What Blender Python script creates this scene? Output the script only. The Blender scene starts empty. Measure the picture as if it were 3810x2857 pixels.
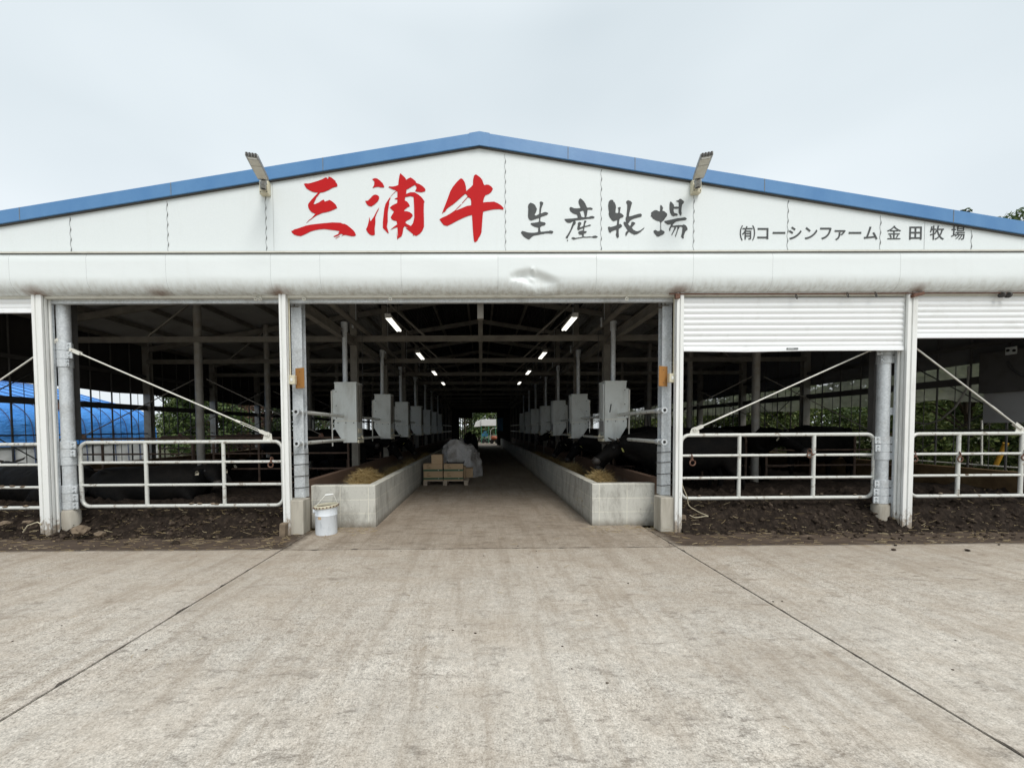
import bpy, bmesh, math, random
from mathutils import Vector, Matrix, noise, Euler
random.seed(7)
R = math.radians
SC = bpy.context.scene
COL = SC.collection

# ------------------------------------------------------------------ camera
F, W0, H0 = 1450.0, 3810.0, 2857.0
YAW, PITCH, ROLL = R(0.45), R(1.8), R(0.33)
CAMP = Vector((0, 0, 1.4))
CROT = (Matrix.Rotation(-YAW, 3, 'Z') @ Matrix.Rotation(math.pi/2-PITCH, 3, 'X') @ Matrix.Rotation(-ROLL, 3, 'Z'))
_v = CROT.transposed() @ Vector((0, 1, 0))           # where the aisle's vanishing point lands
SX = (1905 + F*_v.x/-_v.z - 1790)/W0
SY = (1595 - H0/2 + F*_v.y/-_v.z)/W0
def ray(px, py):
    d = Vector(((px-1905+SX*W0)/F, -(py-H0/2-SY*W0)/F, -1))
    return CROT @ d
def py_(px, py, Y):                                    # photo pixel -> point at depth Y
    d = ray(px, py); return CAMP + d*((Y-CAMP.y)/d.y)
def pz_(px, py, Z):                                    # photo pixel -> point at height Z
    d = ray(px, py); return CAMP + d*((Z-CAMP.z)/d.z)
def px_(px, py, X):                                    # photo pixel -> point on a side plane X
    d = ray(px, py); return CAMP + d*((X-CAMP.x)/d.x)

cam = bpy.data.cameras.new('camera'); camo = bpy.data.objects.new('camera', cam); COL.objects.link(camo)
cam.sensor_width = 36; cam.lens = F/W0*36; cam.shift_x = SX; cam.shift_y = SY
cam.clip_start = 0.05; cam.clip_end = 2000
camo.matrix_world = Matrix.Translation(CAMP) @ CROT.to_4x4()
SC.camera = camo

# ------------------------------------------------------------------ sky, sun, exposure
wd = bpy.data.worlds.new('World'); SC.world = wd; wd.use_nodes = True
nt = wd.node_tree; nt.nodes.clear()
def wn(t, **k):
    n = nt.nodes.new(t)
    for a, b in k.items(): setattr(n, a, b)
    return n
SUN_EL, SUN_AZ = R(50), R(158)         # azimuth clockwise from +Y: behind the camera, a little to its right
out = wn('ShaderNodeOutputWorld'); bg = wn('ShaderNodeBackground'); bg.inputs[1].default_value = 1.0
sky = wn('ShaderNodeTexSky'); sky.sky_type = 'NISHITA'; sky.sun_disc = False
sky.sun_elevation = SUN_EL; sky.sun_rotation = SUN_AZ; sky.dust_density = 4; sky.ozone_density = 1
skm = wn('ShaderNodeMixRGB', blend_type='MULTIPLY'); skm.inputs[0].default_value = 1; skm.inputs[2].default_value = (.10, .10, .10, 1)
nt.links.new(sky.outputs[0], skm.inputs[1])
tc = wn('ShaderNodeTexCoord'); sep = wn('ShaderNodeSeparateXYZ'); nt.links.new(tc.outputs['Generated'], sep.inputs[0])
rmp = wn('ShaderNodeValToRGB')
e = rmp.color_ramp.elements
e[0].position = 0.0; e[0].color = (.90, .955, .985, 1)
e[1].position = 1.0; e[1].color = (1.15, 1.2, 1.25, 1)
for p, c in ((.25, (.86, .925, .965, 1)), (.5, (.775, .85, .89, 1)), (.70, (.775, .85, .89, 1)), (.85, (1.0, 1.06, 1.1, 1))):
    q = rmp.color_ramp.elements.new(p); q.color = c
nt.links.new(sep.outputs[2], rmp.inputs[0])
mp = wn('ShaderNodeMapping'); mp.inputs['Scale'].default_value = (1.1, 1.1, 2.6)
nt.links.new(tc.outputs['Generated'], mp.inputs[0])
nz = wn('ShaderNodeTexNoise'); nz.inputs['Scale'].default_value = 1.5; nz.inputs['Detail'].default_value = 3; nz.inputs['Roughness'].default_value = .42
nt.links.new(mp.outputs[0], nz.inputs['Vector'])
r2 = wn('ShaderNodeValToRGB'); r2.color_ramp.elements[0].position = .3; r2.color_ramp.elements[0].color = (.86, .875, .885, 1)
r2.color_ramp.elements[1].position = .72; r2.color_ramp.elements[1].color = (1.06, 1.05, 1.045, 1)
nt.links.new(nz.outputs[0], r2.inputs[0])
cm = wn('ShaderNodeMixRGB', blend_type='MULTIPLY'); cm.inputs[0].default_value = 1
nt.links.new(rmp.outputs[0], cm.inputs[1]); nt.links.new(r2.outputs[0], cm.inputs[2])
mx = wn('ShaderNodeMixRGB'); mx.inputs[0].default_value = .93
nt.links.new(skm.outputs[0], mx.inputs[1]); nt.links.new(cm.outputs[0], mx.inputs[2])
nt.links.new(mx.outputs[0], bg.inputs[0]); nt.links.new(bg.outputs[0], out.inputs[0])
sl = bpy.data.lights.new('sun', 'SUN'); sl.energy = 1.9; sl.angle = R(28); sl.color = (1, .97, .92)
so = bpy.data.objects.new('sun', sl); COL.objects.link(so)
sd = Vector((math.sin(SUN_AZ)*math.cos(SUN_EL), math.cos(SUN_AZ)*math.cos(SUN_EL), math.sin(SUN_EL)))
so.rotation_euler = sd.to_track_quat('Z', 'Y').to_euler()
SC.view_settings.view_transform = 'Standard'; SC.view_settings.look = 'None'
SC.view_settings.exposure = 0.12; SC.view_settings.gamma = 1.0; SC.view_settings.use_curve_mapping = False
SC.render.engine = 'CYCLES'
SC.cycles.max_bounces = 8; SC.cycles.diffuse_bounces = 4; SC.cycles.transparent_max_bounces = 16
SC.cycles.sample_clamp_indirect = 6; SC.cycles.use_denoising = True

# ------------------------------------------------------------------ materials
class Mat:
    def __init__(s, name, rough=.7, metal=0., spec=.5):
        s.m = bpy.data.materials.new(name); s.m.use_nodes = True
        s.t = s.m.node_tree; s.b = s.t.nodes['Principled BSDF']
        s.b.inputs['Roughness'].default_value = rough; s.b.inputs['Metallic'].default_value = metal
        s.b.inputs['Specular IOR Level'].default_value = spec
        s.tc = s.t.nodes.new('ShaderNodeTexCoord')
        s.co = s.tc.outputs['Object']
    def n(s, t, **k):
        n = s.t.nodes.new(t)
        for a, b in k.items(): setattr(n, a, b)
        return n
    def l(s, a, b): s.t.links.new(a, b)
    def geo(s): return s.n('ShaderNodeNewGeometry').outputs['Position']
    def map(s, scale=(1, 1, 1), loc=(0, 0, 0), rot=(0, 0, 0), src=None):
        m = s.n('ShaderNodeMapping'); m.inputs['Scale'].default_value = scale; m.inputs['Location'].default_value = loc; m.inputs['Rotation'].default_value = rot
        s.l(src or s.co, m.inputs[0]); return m.outputs[0]
    def noise(s, scale, detail=4, rough=.55, vec=None, dist=0):
        n = s.n('ShaderNodeTexNoise'); n.inputs['Scale'].default_value = scale; n.inputs['Detail'].default_value = detail
        n.inputs['Roughness'].default_value = rough; n.inputs['Distortion'].default_value = dist
        s.l(vec or s.co, n.inputs['Vector']); return n.outputs[0]
    def vor(s, scale, vec=None, out='Distance', feature='F1'):
        n = s.n('ShaderNodeTexVoronoi', feature=feature); n.inputs['Scale'].default_value = scale
        s.l(vec or s.co, n.inputs['Vector']); return n.outputs[out]
    def ramp(s, fac, stops):
        n = s.n('ShaderNodeValToRGB'); el = n.color_ramp.elements
        while len(el) < len(stops): el.new(.5)
        for e, (p, c) in zip(el, stops):
            e.position = p; e.color = (c, c, c, 1) if isinstance(c, (int, float)) else (*c, 1)
        s.l(fac, n.inputs[0]); return n.outputs[0]
    def mix(s, fac, a, b, mode='MIX'):
        n = s.n('ShaderNodeMixRGB', blend_type=mode)
        for i, v in ((0, fac), (1, a), (2, b)):
            if isinstance(v, (int, float)): n.inputs[i].default_value = v if i == 0 else (v, v, v, 1)
            elif isinstance(v, tuple): n.inputs[i].default_value = (*v, 1)
            else: s.l(v, n.inputs[i])
        return n.outputs[0]
    def math(s, op, a, b=0.):
        n = s.n('ShaderNodeMath', operation=op)
        for i, v in ((0, a), (1, b)):
            if isinstance(v, (int, float)): n.inputs[i].default_value = v
            else: s.l(v, n.inputs[i])
        return n.outputs[0]
    def xyz(s, src=None):
        n = s.n('ShaderNodeSeparateXYZ'); s.l(src or s.co, n.inputs[0]); return n.outputs
    def comb(s, x, y, z=0.):
        n = s.n('ShaderNodeCombineXYZ')
        for i, v in enumerate((x, y, z)):
            if isinstance(v, (int, float)): n.inputs[i].default_value = v
            else: s.l(v, n.inputs[i])
        return n.outputs[0]
    def col(s, v):
        if isinstance(v, tuple): s.b.inputs['Base Color'].default_value = (*v, 1)
        else: s.l(v, s.b.inputs['Base Color'])
        return s
    def rough(s, v): s.l(v, s.b.inputs['Roughness']); return s
    def bump(s, h, strength=.3, dist=.01):
        n = s.n('ShaderNodeBump'); n.inputs['Strength'].default_value = strength; n.inputs['Distance'].default_value = dist
        s.l(h, n.inputs['Height']); s.l(n.outputs[0], s.b.inputs['Normal']); return s

def dirty(name, c, c2, rough=.55, metal=0., sc=6., lo=.45, hi=.75, bump=.15, streak=False, amt=.6, spec=.4):
    m = Mat(name, rough, metal, spec); g = m.geo()
    v = m.map((1, 1, .18), src=g) if streak else g
    a = m.noise(sc, 6, .6, v); f = m.ramp(a, [(lo, 0), (hi, 1)])
    f = m.math('MULTIPLY', f, amt)
    b = m.noise(sc*7, 3, .6, g); c1 = m.mix(m.math('MULTIPLY', b, .25), c, tuple(x*.8 for x in c))
    m.col(m.mix(f, c1, c2)); m.bump(m.noise(sc*9, 3, .6, g), bump, .004)
    return m.m

M = {}
# gable and housing sheet steel, stucco embossed
m = Mat('gable_sheet', .5, 0, .4); g = m.geo()
st = m.noise(5, 4, .6, m.map((3, 1, .22), src=g))
M['gable'] = m.col(m.mix(m.ramp(st, [(.55, 0), (.9, .16)]), m.mix(m.noise(70, 2, .5, g), (.755, .80, .805), (.70, .745, .75)), (.58, .60, .57))).bump(m.noise(90, 2, .5, g), .12, .003).m
m = Mat('housing_sheet', .42, 0, .45); g = m.geo(); x, y, z = m.xyz(g)
st = m.noise(4, 5, .65, m.map((2.4, 1, .3), src=g))
zz = m.math('MULTIPLY', m.math('SUBTRACT', 3.34, z), 4.5)        # grime gathers on the lower edge
grime = m.math('MULTIPLY', m.ramp(m.noise(16, 5, .7, m.map((1, 1, .35), src=g)), [(.42, 0), (.7, 1)]), m.ramp(zz, [(0, 0), (1, 1)]))
rx = m.math('ABSOLUTE', m.math('SUBTRACT', m.math('ABSOLUTE', x), 2.6)); rx2 = m.math('ABSOLUTE', m.math('SUBTRACT', m.math('ABSOLUTE', x), 5.72))
rr = m.math('MINIMUM', rx, m.math('MINIMUM', rx2, m.math('ABSOLUTE', m.math('SUBTRACT', x, -4.15))))
rz = m.math('MULTIPLY', m.math('SUBTRACT', 3.27, z), 11.0)
rust = m.math('MULTIPLY', m.ramp(m.math('ADD', rr, m.math('MULTIPLY', m.noise(9, 4, .6, g), .25)), [(.12, 1), (.30, 0)]), m.ramp(rz, [(0, 0), (1, 1)]))
c = m.mix(m.ramp(st, [(.55, 0), (.9, .16)]), (.755, .795, .795), (.60, .61, .58))
c = m.mix(m.math('MULTIPLY', grime, .75), c, (.34, .315, .26)); c = m.mix(m.math('MULTIPLY', rust, .8), c, (.16, .07, .03))
M['housing'] = m.col(c).bump(m.noise(2.2, 3, .5, m.map((1, 1, 2), src=g)), .25, .02).m
m = Mat('white_painted_steel', .45, 0, .4); g = m.geo(); x, y, z = m.xyz(g)
c = m.mix(m.ramp(m.noise(9, 6, .6, m.map((1, 1, .18), src=g)), [(.52, 0), (.8, .55)]), (.77, .78, .76), (.42, .40, .35))
spl = m.ramp(m.math('ADD', m.math('MULTIPLY', z, 1.1), m.noise(22, 6, .72, m.map((1, 1, .6), src=g))), [(.60, .85), (.78, 0)])
c = m.mix(spl, c, (.24, .18, .12)); rst = m.ramp(m.noise(13, 6, .7, m.map((1, 1, .22), loc=(4, 2, 0), src=g)), [(.68, 0), (.74, .7)]); c = m.mix(rst, c, (.22, .12, .06))
M['white_steel'] = m.col(c).m
M['shutter'] = dirty('shutter_slat_paint', (.80, .815, .82), (.55, .55, .52), .4, 0, 5, .55, .85, .04, False, .5)
M['trim'] = dirty('drip_trim', (.66, .65, .58), (.4, .38, .32), .5, 0, 7, .5, .8, .08)
m = Mat('fascia_blue', .38, 0, .5); g = m.geo()
f = m.ramp(m.noise(2.2, 5, .6, m.map((1, 1, .5), src=g)), [(.3, 0), (.75, 1)])
M['blue'] = m.col(m.mix(f, (.065, .195, .42), (.11, .26, .485))).bump(m.noise(20, 2, .5, g), .05, .01).m
M['seam'] = dirty('seam_shadow', (.17, .18, .18), (.3, .31, .31), .7, 0, 30)
M['seam_pale'] = dirty('seam_joint', (.50, .52, .52), (.38, .39, .38), .6, 0, 30)
M['red_paint'] = dirty('red_paint', (.52, .013, .016), (.44, .014, .015), .6, 0, 12, .4, .8, .03, spec=.12)
M['dark_paint'] = dirty('charcoal_paint', (.082, .088, .09), (.12, .12, .12), .6, 0, 12, .4, .8, .03, spec=.12)
m = Mat('galvanised', .48, .22, .5); g = m.geo()
sp = m.vor(55, g, 'Color'); bw = m.n('ShaderNodeRGBToBW'); m.l(sp, bw.inputs[0])
f = m.mix(bw.outputs[0], (.48, .51, .53), (.66, .69, .71)); d = m.ramp(m.noise(5, 5, .6, g), [(.5, 0), (.8, .6)])
M['galv'] = m.col(m.mix(d, f, (.27, .26, .23))).rough(m.ramp(m.noise(14, 3, .6, g), [(.3, .35), (.7, .6)])).m
m = Mat('hopper_steel', .5, .3, .45); g = m.geo()
f = m.mix(m.noise(20, 4, .6, g), (.56, .585, .57), (.66, .69, .67)); d = m.ramp(m.noise(6, 5, .65, m.map((1, 1, .35), src=g)), [(.5, 0), (.8, .7)])
M['hopper'] = m.col(m.mix(d, f, (.33, .32, .285))).m
m = Mat('gate_pipe', .45, .15, .45); g = m.geo()
f = m.mix(m.noise(12, 4, .6, g), (.70, .705, .67), (.58, .585, .545)); d = m.ramp(m.noise(11, 6, .7, g), [(.56, 0), (.64, 1)])
M['gatepipe'] = m.col(m.mix(m.math('MULTIPLY', d, .75), f, (.23, .18, .13))).bump(m.noise(60, 3, .6, g), .1, .004).m
m = Mat('rusty_pipe', .8, .1, .3); g = m.geo()
M['rustpipe'] = m.col(m.ramp(m.noise(7, 6, .7, g), [(.35, (.065, .045, .036)), (.6, (.135, .09, .066)), (.8, (.22, .17, .135))])).bump(m.noise(50, 3, .6, g), .2, .004).m
M['galv_dull'] = dirty('dull_galvanised', (.30, .29, .265), (.17, .135, .10), .6, .3, 5, .4, .7, .1)  # darker, browner galvanised colour for the back and side posts
M['rust'] = dirty('rust', (.12, .055, .035), (.25, .16, .12), .85, 0, 20, .4, .7, .3)
M['rod'] = dirty('rod_paint', (.70, .69, .63), (.35, .3, .22), .5, .1, 16, .55, .8, .05)
M['darksteel'] = dirty('dark_steel', (.075, .072, .068), (.04, .035, .03), .7, .1, 6)
M['beam'] = dirty('barn_beam', (.185, .172, .148), (.07, .06, .05), .7, .1, 4, .4, .75, .1)
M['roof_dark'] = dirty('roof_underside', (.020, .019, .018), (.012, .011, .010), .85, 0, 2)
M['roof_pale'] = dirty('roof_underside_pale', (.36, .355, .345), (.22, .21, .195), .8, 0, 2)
M['roof_top'] = dirty('roof_top', (.05, .15, .38), (.1, .2, .4), .5, 0, 2)
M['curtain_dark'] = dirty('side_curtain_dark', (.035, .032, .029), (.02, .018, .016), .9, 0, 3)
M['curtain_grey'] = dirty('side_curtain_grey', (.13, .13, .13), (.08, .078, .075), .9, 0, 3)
M['panel_grey'] = dirty('board_grey', (.30, .30, .30), (.2, .19, .18), .7, 0, 3)
# translucent dirty net on the right-hand side
m = Mat('net_sheet', .7, 0, .2); g = m.geo()
tr = m.n('ShaderNodeBsdfTransparent'); ms = m.n('ShaderNodeMixShader'); tl = m.n('ShaderNodeBsdfTranslucent'); m2_ = m.n('ShaderNodeMixShader')
nc = m.mix(m.noise(6, 5, .65, m.map((1, .4, 1.6), src=g)), (.30, .30, .235), (.52, .52, .43)); m.col(nc); m.l(nc, tl.inputs[0])
m2_.inputs[0].default_value = .6; m.l(m.b.outputs[0], m2_.inputs[1]); m.l(tl.outputs[0], m2_.inputs[2])
m.l(m.ramp(m.noise(4, 5, .65, g), [(.3, .50), (.7, .84)]), ms.inputs[0]); m.l(tr.outputs[0], ms.inputs[1]); m.l(m2_.outputs[0], ms.inputs[2])
m.l(ms.outputs[0], m.t.nodes['Material Output'].inputs[0]); M['net'] = m.m

# concrete yard: exposed aggregate, streaks, dirt
def concrete(name, base, dark, dirtcol, dirt=.5, along=False):
    m = Mat(name, .9, 0, .2); g = m.geo(); x, y, z = m.xyz(g)
    sc = lambda k: tuple(min(.80, v*k) for v in base)
    n1 = m.noise(120, 2, .8, g); n2 = m.noise(48, 3, .8, g); n3 = m.noise(19, 5, .72, g)
    spk = m.math('ADD', m.math('ADD', m.math('MULTIPLY', n1, .42), m.math('MULTIPLY', n2, .40)), m.math('MULTIPLY', n3, .18))
    c = m.ramp(spk, [(.39, sc(.22)), (.455, sc(.66)), (.515, sc(1.0)), (.575, sc(1.36)), (.64, sc(1.85))])
    fine = m.ramp(m.math('ADD', m.math('MULTIPLY', n1, .3), m.math('MULTIPLY', n3, .7)), [(.38, sc(.74)), (.62, sc(1.24))])
    worn = m.ramp(m.noise(.42, 5, .62, m.map(loc=(5, 9, 0), src=g)), [(.42, 0), (.60, 1)])       # smoother, paste-covered areas
    c = m.mix(m.math('MULTIPLY', worn, .45), c, fine)
    bl = m.noise(.9, 8, .7, m.map(loc=(2, 7, 0), src=g), .3); c = m.mix(m.ramp(bl, [(.50, 0), (.78, .34)]), c, sc(1.32))
    big = m.noise(.8, 8, .72, m.map((1, 1.3, 1), src=g), .3); c = m.mix(m.ramp(big, [(.42, 0), (.68, .46)]), c, tuple(v*.70 for v in dirtcol) if along else sc(.60))
    tn = m.noise(1.3, 8, .74, m.map((1, 1.5, 1), loc=(9, 1, 0), src=g), .3); c = m.mix(m.ramp(tn, [(.44, 0), (.74, .44)]), c, tuple(v*1.12 for v in dirtcol))
    s1 = m.noise(4.2, 9, .80, m.map((.8, 2.0, 1), rot=(0, 0, R(11)), src=g), .4); c = m.mix(m.ramp(s1, [(.55 if not along else .50, 0), (.66 if not along else .62, .75)]), c, dark)
    patch = m.ramp(m.noise(.6, 3, .5, m.map(loc=(1, 4, 0), src=g)), [(.48, 0), (.62, 1)])
    s2 = m.noise(11, 8, .8, m.map((.55, 1.9, 1), rot=(0, 0, R(-8)), src=g), .4); c = m.mix(m.math('MULTIPLY', patch, m.ramp(s2, [(.53, 0), (.63, .8)])), c, dark)
    dn = m.noise(2.6, 8, .75, m.map((.7, 1.4, 1), loc=(3, 1, 0), src=g), .3)
    near = m.ramp(m.math('ADD', m.math('MULTIPLY', y, .14), m.math('MULTIPLY', dn, .60)), [(.62, 0), (1.12, 1)])
    c = m.mix(m.math('MULTIPLY', near, dirt), c, dirtcol)
    wear = m.noise(3, 8, .72, m.map((2.0, .25, 1), src=g), .2); c = m.mix(m.math('MULTIPLY', m.ramp(wear, [(.47, 0), (.66, 1)]), .5 if along else .42), c, tuple(v*.75 for v in dirtcol))
    m.col(c); m.bump(spk, .6, .008)
    return m.m
M['yard'] = concrete('yard_concrete', (.565, .522, .458), (.16, .138, .115), (.31, .24, .17), .58)
M['aisle'] = concrete('aisle_concrete', (.53, .485, .415), (.13, .11, .09), (.25, .19, .135), .55, True)
m = Mat('mud_film', .85, 0, .25); g = m.geo()
n1 = m.noise(4.5, 7, .68, m.map((.6, 1.7, 1), src=g), .3)
c = m.ramp(n1, [(.3, (.045, .032, .024)), (.55, (.092, .066, .048)), (.78, (.21, .16, .12))])
x, y, z = m.xyz(g)
edge = m.math('ADD', m.math('MULTIPLY', m.math('SUBTRACT', y, 4.50), 6.5), m.math('SUBTRACT', m.noise(5, 6, .7, m.map((.5, 2, 1), src=g)), .55))
tr = m.n('ShaderNodeBsdfTransparent'); ms = m.n('ShaderNodeMixShader'); m.col(c).bump(m.noise(40, 5, .7, g), .5, .01)
ax = m.ramp(m.math('ADD', m.math('MULTIPLY', m.math('SUBTRACT', m.math('ABSOLUTE', x), 2.25), 3.2), m.math('SUBTRACT', m.noise(6, 5, .7, g), .5)), [(.0, 0), (.6, 1)])
m.l(m.math('MULTIPLY', m.ramp(edge, [(.0, 0), (.6, .96)]), ax), ms.inputs[0]); m.l(tr.outputs[0], ms.inputs[1]); m.l(m.b.outputs[0], ms.inputs[2])
m.l(ms.outputs[0], m.t.nodes['Material Output'].inputs[0]); M['mudfilm'] = m.m
m = Mat('manure', .9, 0, .12); g = m.geo()
c = m.ramp(m.noise(16, 8, .75, g), [(.3, (.010, .0072, .0055)), (.5, (.024, .0175, .0135)), (.66, (.052, .038, .028)), (.8, (.11, .082, .058))])
c = m.mix(m.ramp(m.noise(45, 4, .7, m.map((1, .4, 1), src=g)), [(.66, 0), (.78, .55)]), c, (.17, .13, .085))
M['manure'] = m.col(c).bump(m.noise(38, 6, .75, g), .8, .02).m
m = Mat('clod', .9, 0, .1); g = m.geo()
M['clod'] = m.col(m.ramp(m.noise(14, 6, .7, g), [(.33, (.018, .0135, .0105)), (.52, (.05, .037, .028)), (.72, (.13, .10, .073))])).bump(m.noise(60, 4, .7, g), .6, .01).m
M['stone'] = dirty('pale_stone', (.21, .16, .11), (.07, .05, .036), .9, 0, 12, .4, .7, .6)
m = Mat('straw', .7, 0, .3); oi = m.n('ShaderNodeNewGeometry')
M['straw'] = m.col(m.ramp(oi.outputs['Random Per Island'], [(0, (.20, .145, .07)), (.5, (.36, .27, .14)), (1, (.55, .46, .29))])).m
m = Mat('hay', .75, 0, .25); oi = m.n('ShaderNodeNewGeometry')
M['hay'] = m.col(m.ramp(oi.outputs['Random Per Island'], [(0, (.17, .11, .04)), (.5, (.30, .21, .085)), (1, (.46, .36, .18))])).m
m = Mat('soil', .95, 0, .2); g = m.geo()
M['ground'] = m.col(m.mix(m.ramp(m.noise(.8, 6, .65, g), [(.4, 0), (.65, 1)]), (.045, .06, .025), (.11, .09, .065))).bump(m.noise(6, 5, .7, g), .5, .05).m

def block(name, axis, off, base=(.56, .55, .50), rustc=None):
    m = Mat(name, .9, 0, .2); g = m.geo(); x, y, z = m.xyz(g)
    u = x if axis == 'x' else y
    v = m.comb(m.math('SUBTRACT', u, off), z)
    b = m.n('ShaderNodeTexBrick'); b.offset = 0; b.squash = 1; b.inputs['Scale'].default_value = 1
    b.inputs['Brick Width'].default_value = .4; b.inputs['Row Height'].default_value = .2; b.inputs['Mortar Size'].default_value = .0055
    b.inputs['Mortar Smooth'].default_value = .3; b.inputs['Bias'].default_value = 0
    b.inputs['Color1'].default_value = (1, 1, 1, 1); b.inputs['Color2'].default_value = (.86, .87, .87, 1); b.inputs['Mortar'].default_value = (1.22, 1.21, 1.16, 1)
    m.l(v, b.inputs['Vector'])
    c = m.mix(1., m.mix(m.noise(60, 4, .7, g), tuple(k*.86 for k in base), tuple(k*1.1 for k in base)), b.outputs[0], 'MULTIPLY')
    s = m.noise(4.5, 7, .72, m.map((1.3, 1.3, .55), src=g), .4); c = m.mix(m.ramp(s, [(.47, 0), (.72, .72)]), c, (.17, .155, .13))
    lowd = m.ramp(m.math('ADD', z, m.math('MULTIPLY', m.noise(9, 4, .6, g), .12)), [(.05, .8), (.17, 0)]); c = m.mix(lowd, c, (.13, .105, .075))
    pit = m.ramp(m.noise(48, 3, .6, g), [(.66, 0), (.72, .8)]); c = m.mix(pit, c, (.12, .12, .10))
    if rustc:
        tp = m.ramp(m.math('ADD', z, m.math('MULTIPLY', m.noise(7, 5, .7, g), .25)), [(.50, 0), (.66, .85)]); c = m.mix(tp, c, rustc)
    m.col(c).bump(m.math('ADD', m.math('MULTIPLY', b.outputs['Fac'], -.6), m.noise(80, 4, .7, g)), .3, .006)
    return m.m
M['blk_fl'] = block('block_front_a', 'x', -1.615); M['blk_fr'] = block('block_front_b', 'x', 1.69); M['blk_s'] = block('block_side', 'y', 5.75, (.46, .45, .41))
M['blk_p'] = block('block_pen', 'y', 5.75, (.22, .19, .155), (.10, .055, .035))
M['pedestal'] = dirty('pedestal', (.47, .44, .375), (.16, .135, .105), .9, 0, 5, .42, .72, .4, True, .8)
m = Mat('kerb_wall', .9, 0, .2); g = m.geo(); x, y, z = m.xyz(g)
c = m.ramp(m.noise(3.5, 6, .65, g), [(.35, (.10, .062, .03)), (.65, (.19, .125, .062))])
c = m.mix(m.ramp(m.math('ADD', z, m.math('MULTIPLY', m.noise(3, 5, .7, g), .4)), [(.40, .9), (.52, 0)]), c, (.035, .024, .016))
M['kerb'] = m.col(c).bump(m.noise(30, 4, .7, g), .3, .01).m
M['cardboard'] = dirty('cardboard', (.52, .37, .225), (.44, .30, .17), .8, 0, 9, .4, .8, .05)
M['carton_green'] = dirty('carton_green', (.045, .12, .07), (.06, .13, .08), .7, 0, 9)
M['carton_ink'] = dirty('carton_ink', (.14, .085, .035), (.16, .1, .05), .7, 0, 9)
M['board'] = dirty('orange_board', (.36, .17, .045), (.25, .11, .03), .7, 0, 9, .45, .8, .1, True)
M['black'] = dirty('black_plastic', (.012, .012, .012), (.03, .03, .03), .5, 0, 9)
M['wood'] = dirty('pallet_wood', (.46, .385, .30), (.25, .195, .14), .85, 0, 14, .4, .7, .3)
m = Mat('bag_sheet', .7, 0, .35); g = m.geo()
c = m.mix(m.ramp(m.noise(3.2, 5, .65, g), [(.45, 0), (.72, .85)]), (.66, .645, .635), (.27, .225, .18))
M['bag'] = m.col(c).bump(m.noise(7, 5, .65, g, 1.4), 1., .05).m
m = Mat('pail', .45, 0, .45); g = m.geo()
c = m.mix(m.ramp(m.noise(14, 5, .7, m.map((1, 1, .5), src=g)), [(.5, 0), (.7, .7)]), (.68, .72, .76), (.42, .46, .5))
c = m.mix(m.ramp(m.noise(24, 5, .7, g), [(.68, 0), (.74, .9)]), c, (.09, .075, .06)); M['pail'] = m.col(c).m
M['pail_in'] = dirty('pail_inside', (.20, .17, .12), (.05, .04, .03), .7, 0, 9, .35, .7, .2)  # darker than the rim: shade inside the pail put into its colour
M['cream'] = dirty('cream_plastic', (.62, .58, .44), (.45, .40, .28), .5, 0, 14, .5, .8, .05)
M['lamp_grey'] = dirty('lamp_grey', (.36, .37, .37), (.25, .24, .21), .45, .3, 14)
M['lens'] = dirty('lamp_lens', (.55, .53, .46), (.42, .37, .27), .35, 0, 12, .4, .75, .05)
m = Mat('tube_light', .5); m.b.inputs['Emission Color'].default_value = (1, .98, .88, 1); m.b.inputs['Emission Strength'].default_value = 1.7; M['tube'] = m.col((.9, .9, .85)).m
m = Mat('coat', .7, 0, .12); g = m.geo()
c = m.mix(m.ramp(m.noise(5, 6, .7, g), [(.45, 0), (.75, .8)]), (.0026, .0024, .0023), (.0095, .0075, .006)); M['coat'] = m.col(c).bump(m.noise(70, 5, .7, m.map((1, 1, .4), src=g)), .35, .01).m
M['muzzle'] = dirty('muzzle', (.035, .03, .027), (.015, .013, .012), .5, 0, 14)
M['horn'] = dirty('horn', (.07, .06, .05), (.025, .02, .018), .5, 0, 14)
M['tag_yellow'] = dirty('tag_yellow', (.55, .55, .18), (.4, .4, .12), .5, 0, 30)
M['tag_white'] = dirty('tag_pale', (.62, .58, .46), (.45, .4, .3), .5, 0, 30)
M['brass'] = dirty('nose_ring', (.55, .36, .22), (.4, .25, .14), .4, .5, 30)
m = Mat('blue_tarp', .45, 0, .4); g = m.geo()
c = m.mix(m.noise(1.4, 4, .6, g), (.035, .25, .80), (.09, .39, .92)); cr = m.noise(3.2, 7, .68, m.map((1, .9, 3.2), src=g), 1.2)
M['tarp'] = m.col(c).bump(cr, .9, .10).m
m = Mat('white_film', .6, 0, .3); g = m.geo()
M['film'] = m.col(m.mix(m.noise(2, 5, .6, g), (.80, .81, .80), (.66, .67, .65))).bump(m.noise(4, 6, .65, m.map((1, .8, 2), src=g), .8), .5, .05).m
M['rib'] = dirty('rib_rope', (.03, .06, .16), (.05, .08, .2), .6, 0, 6)
M['canvas'] = dirty('white_canvas', (.74, .74, .72), (.6, .6, .57), .7, 0, 3, .4, .8, .3)
M['machine_blue'] = dirty('machine_blue', (.04, .17, .32), (.05, .1, .14), .5, 0, 9)
M['machine_green'] = dirty('machine_green', (.05, .22, .13), (.04, .1, .07), .5, 0, 9)
M['orange'] = dirty('machine_orange', (.45, .12, .05), (.25, .1, .06), .5, 0, 9)
M['yellow'] = dirty('yellow_pole', (.55, .30, .03), (.4, .2, .03), .5, 0, 9)
M['rubber'] = dirty('rubber', (.02, .02, .02), (.04, .04, .04), .8, 0, 9)
M['cable'] = dirty('cable', (.03, .03, .03), (.05, .05, .05), .6, 0, 9)
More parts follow.
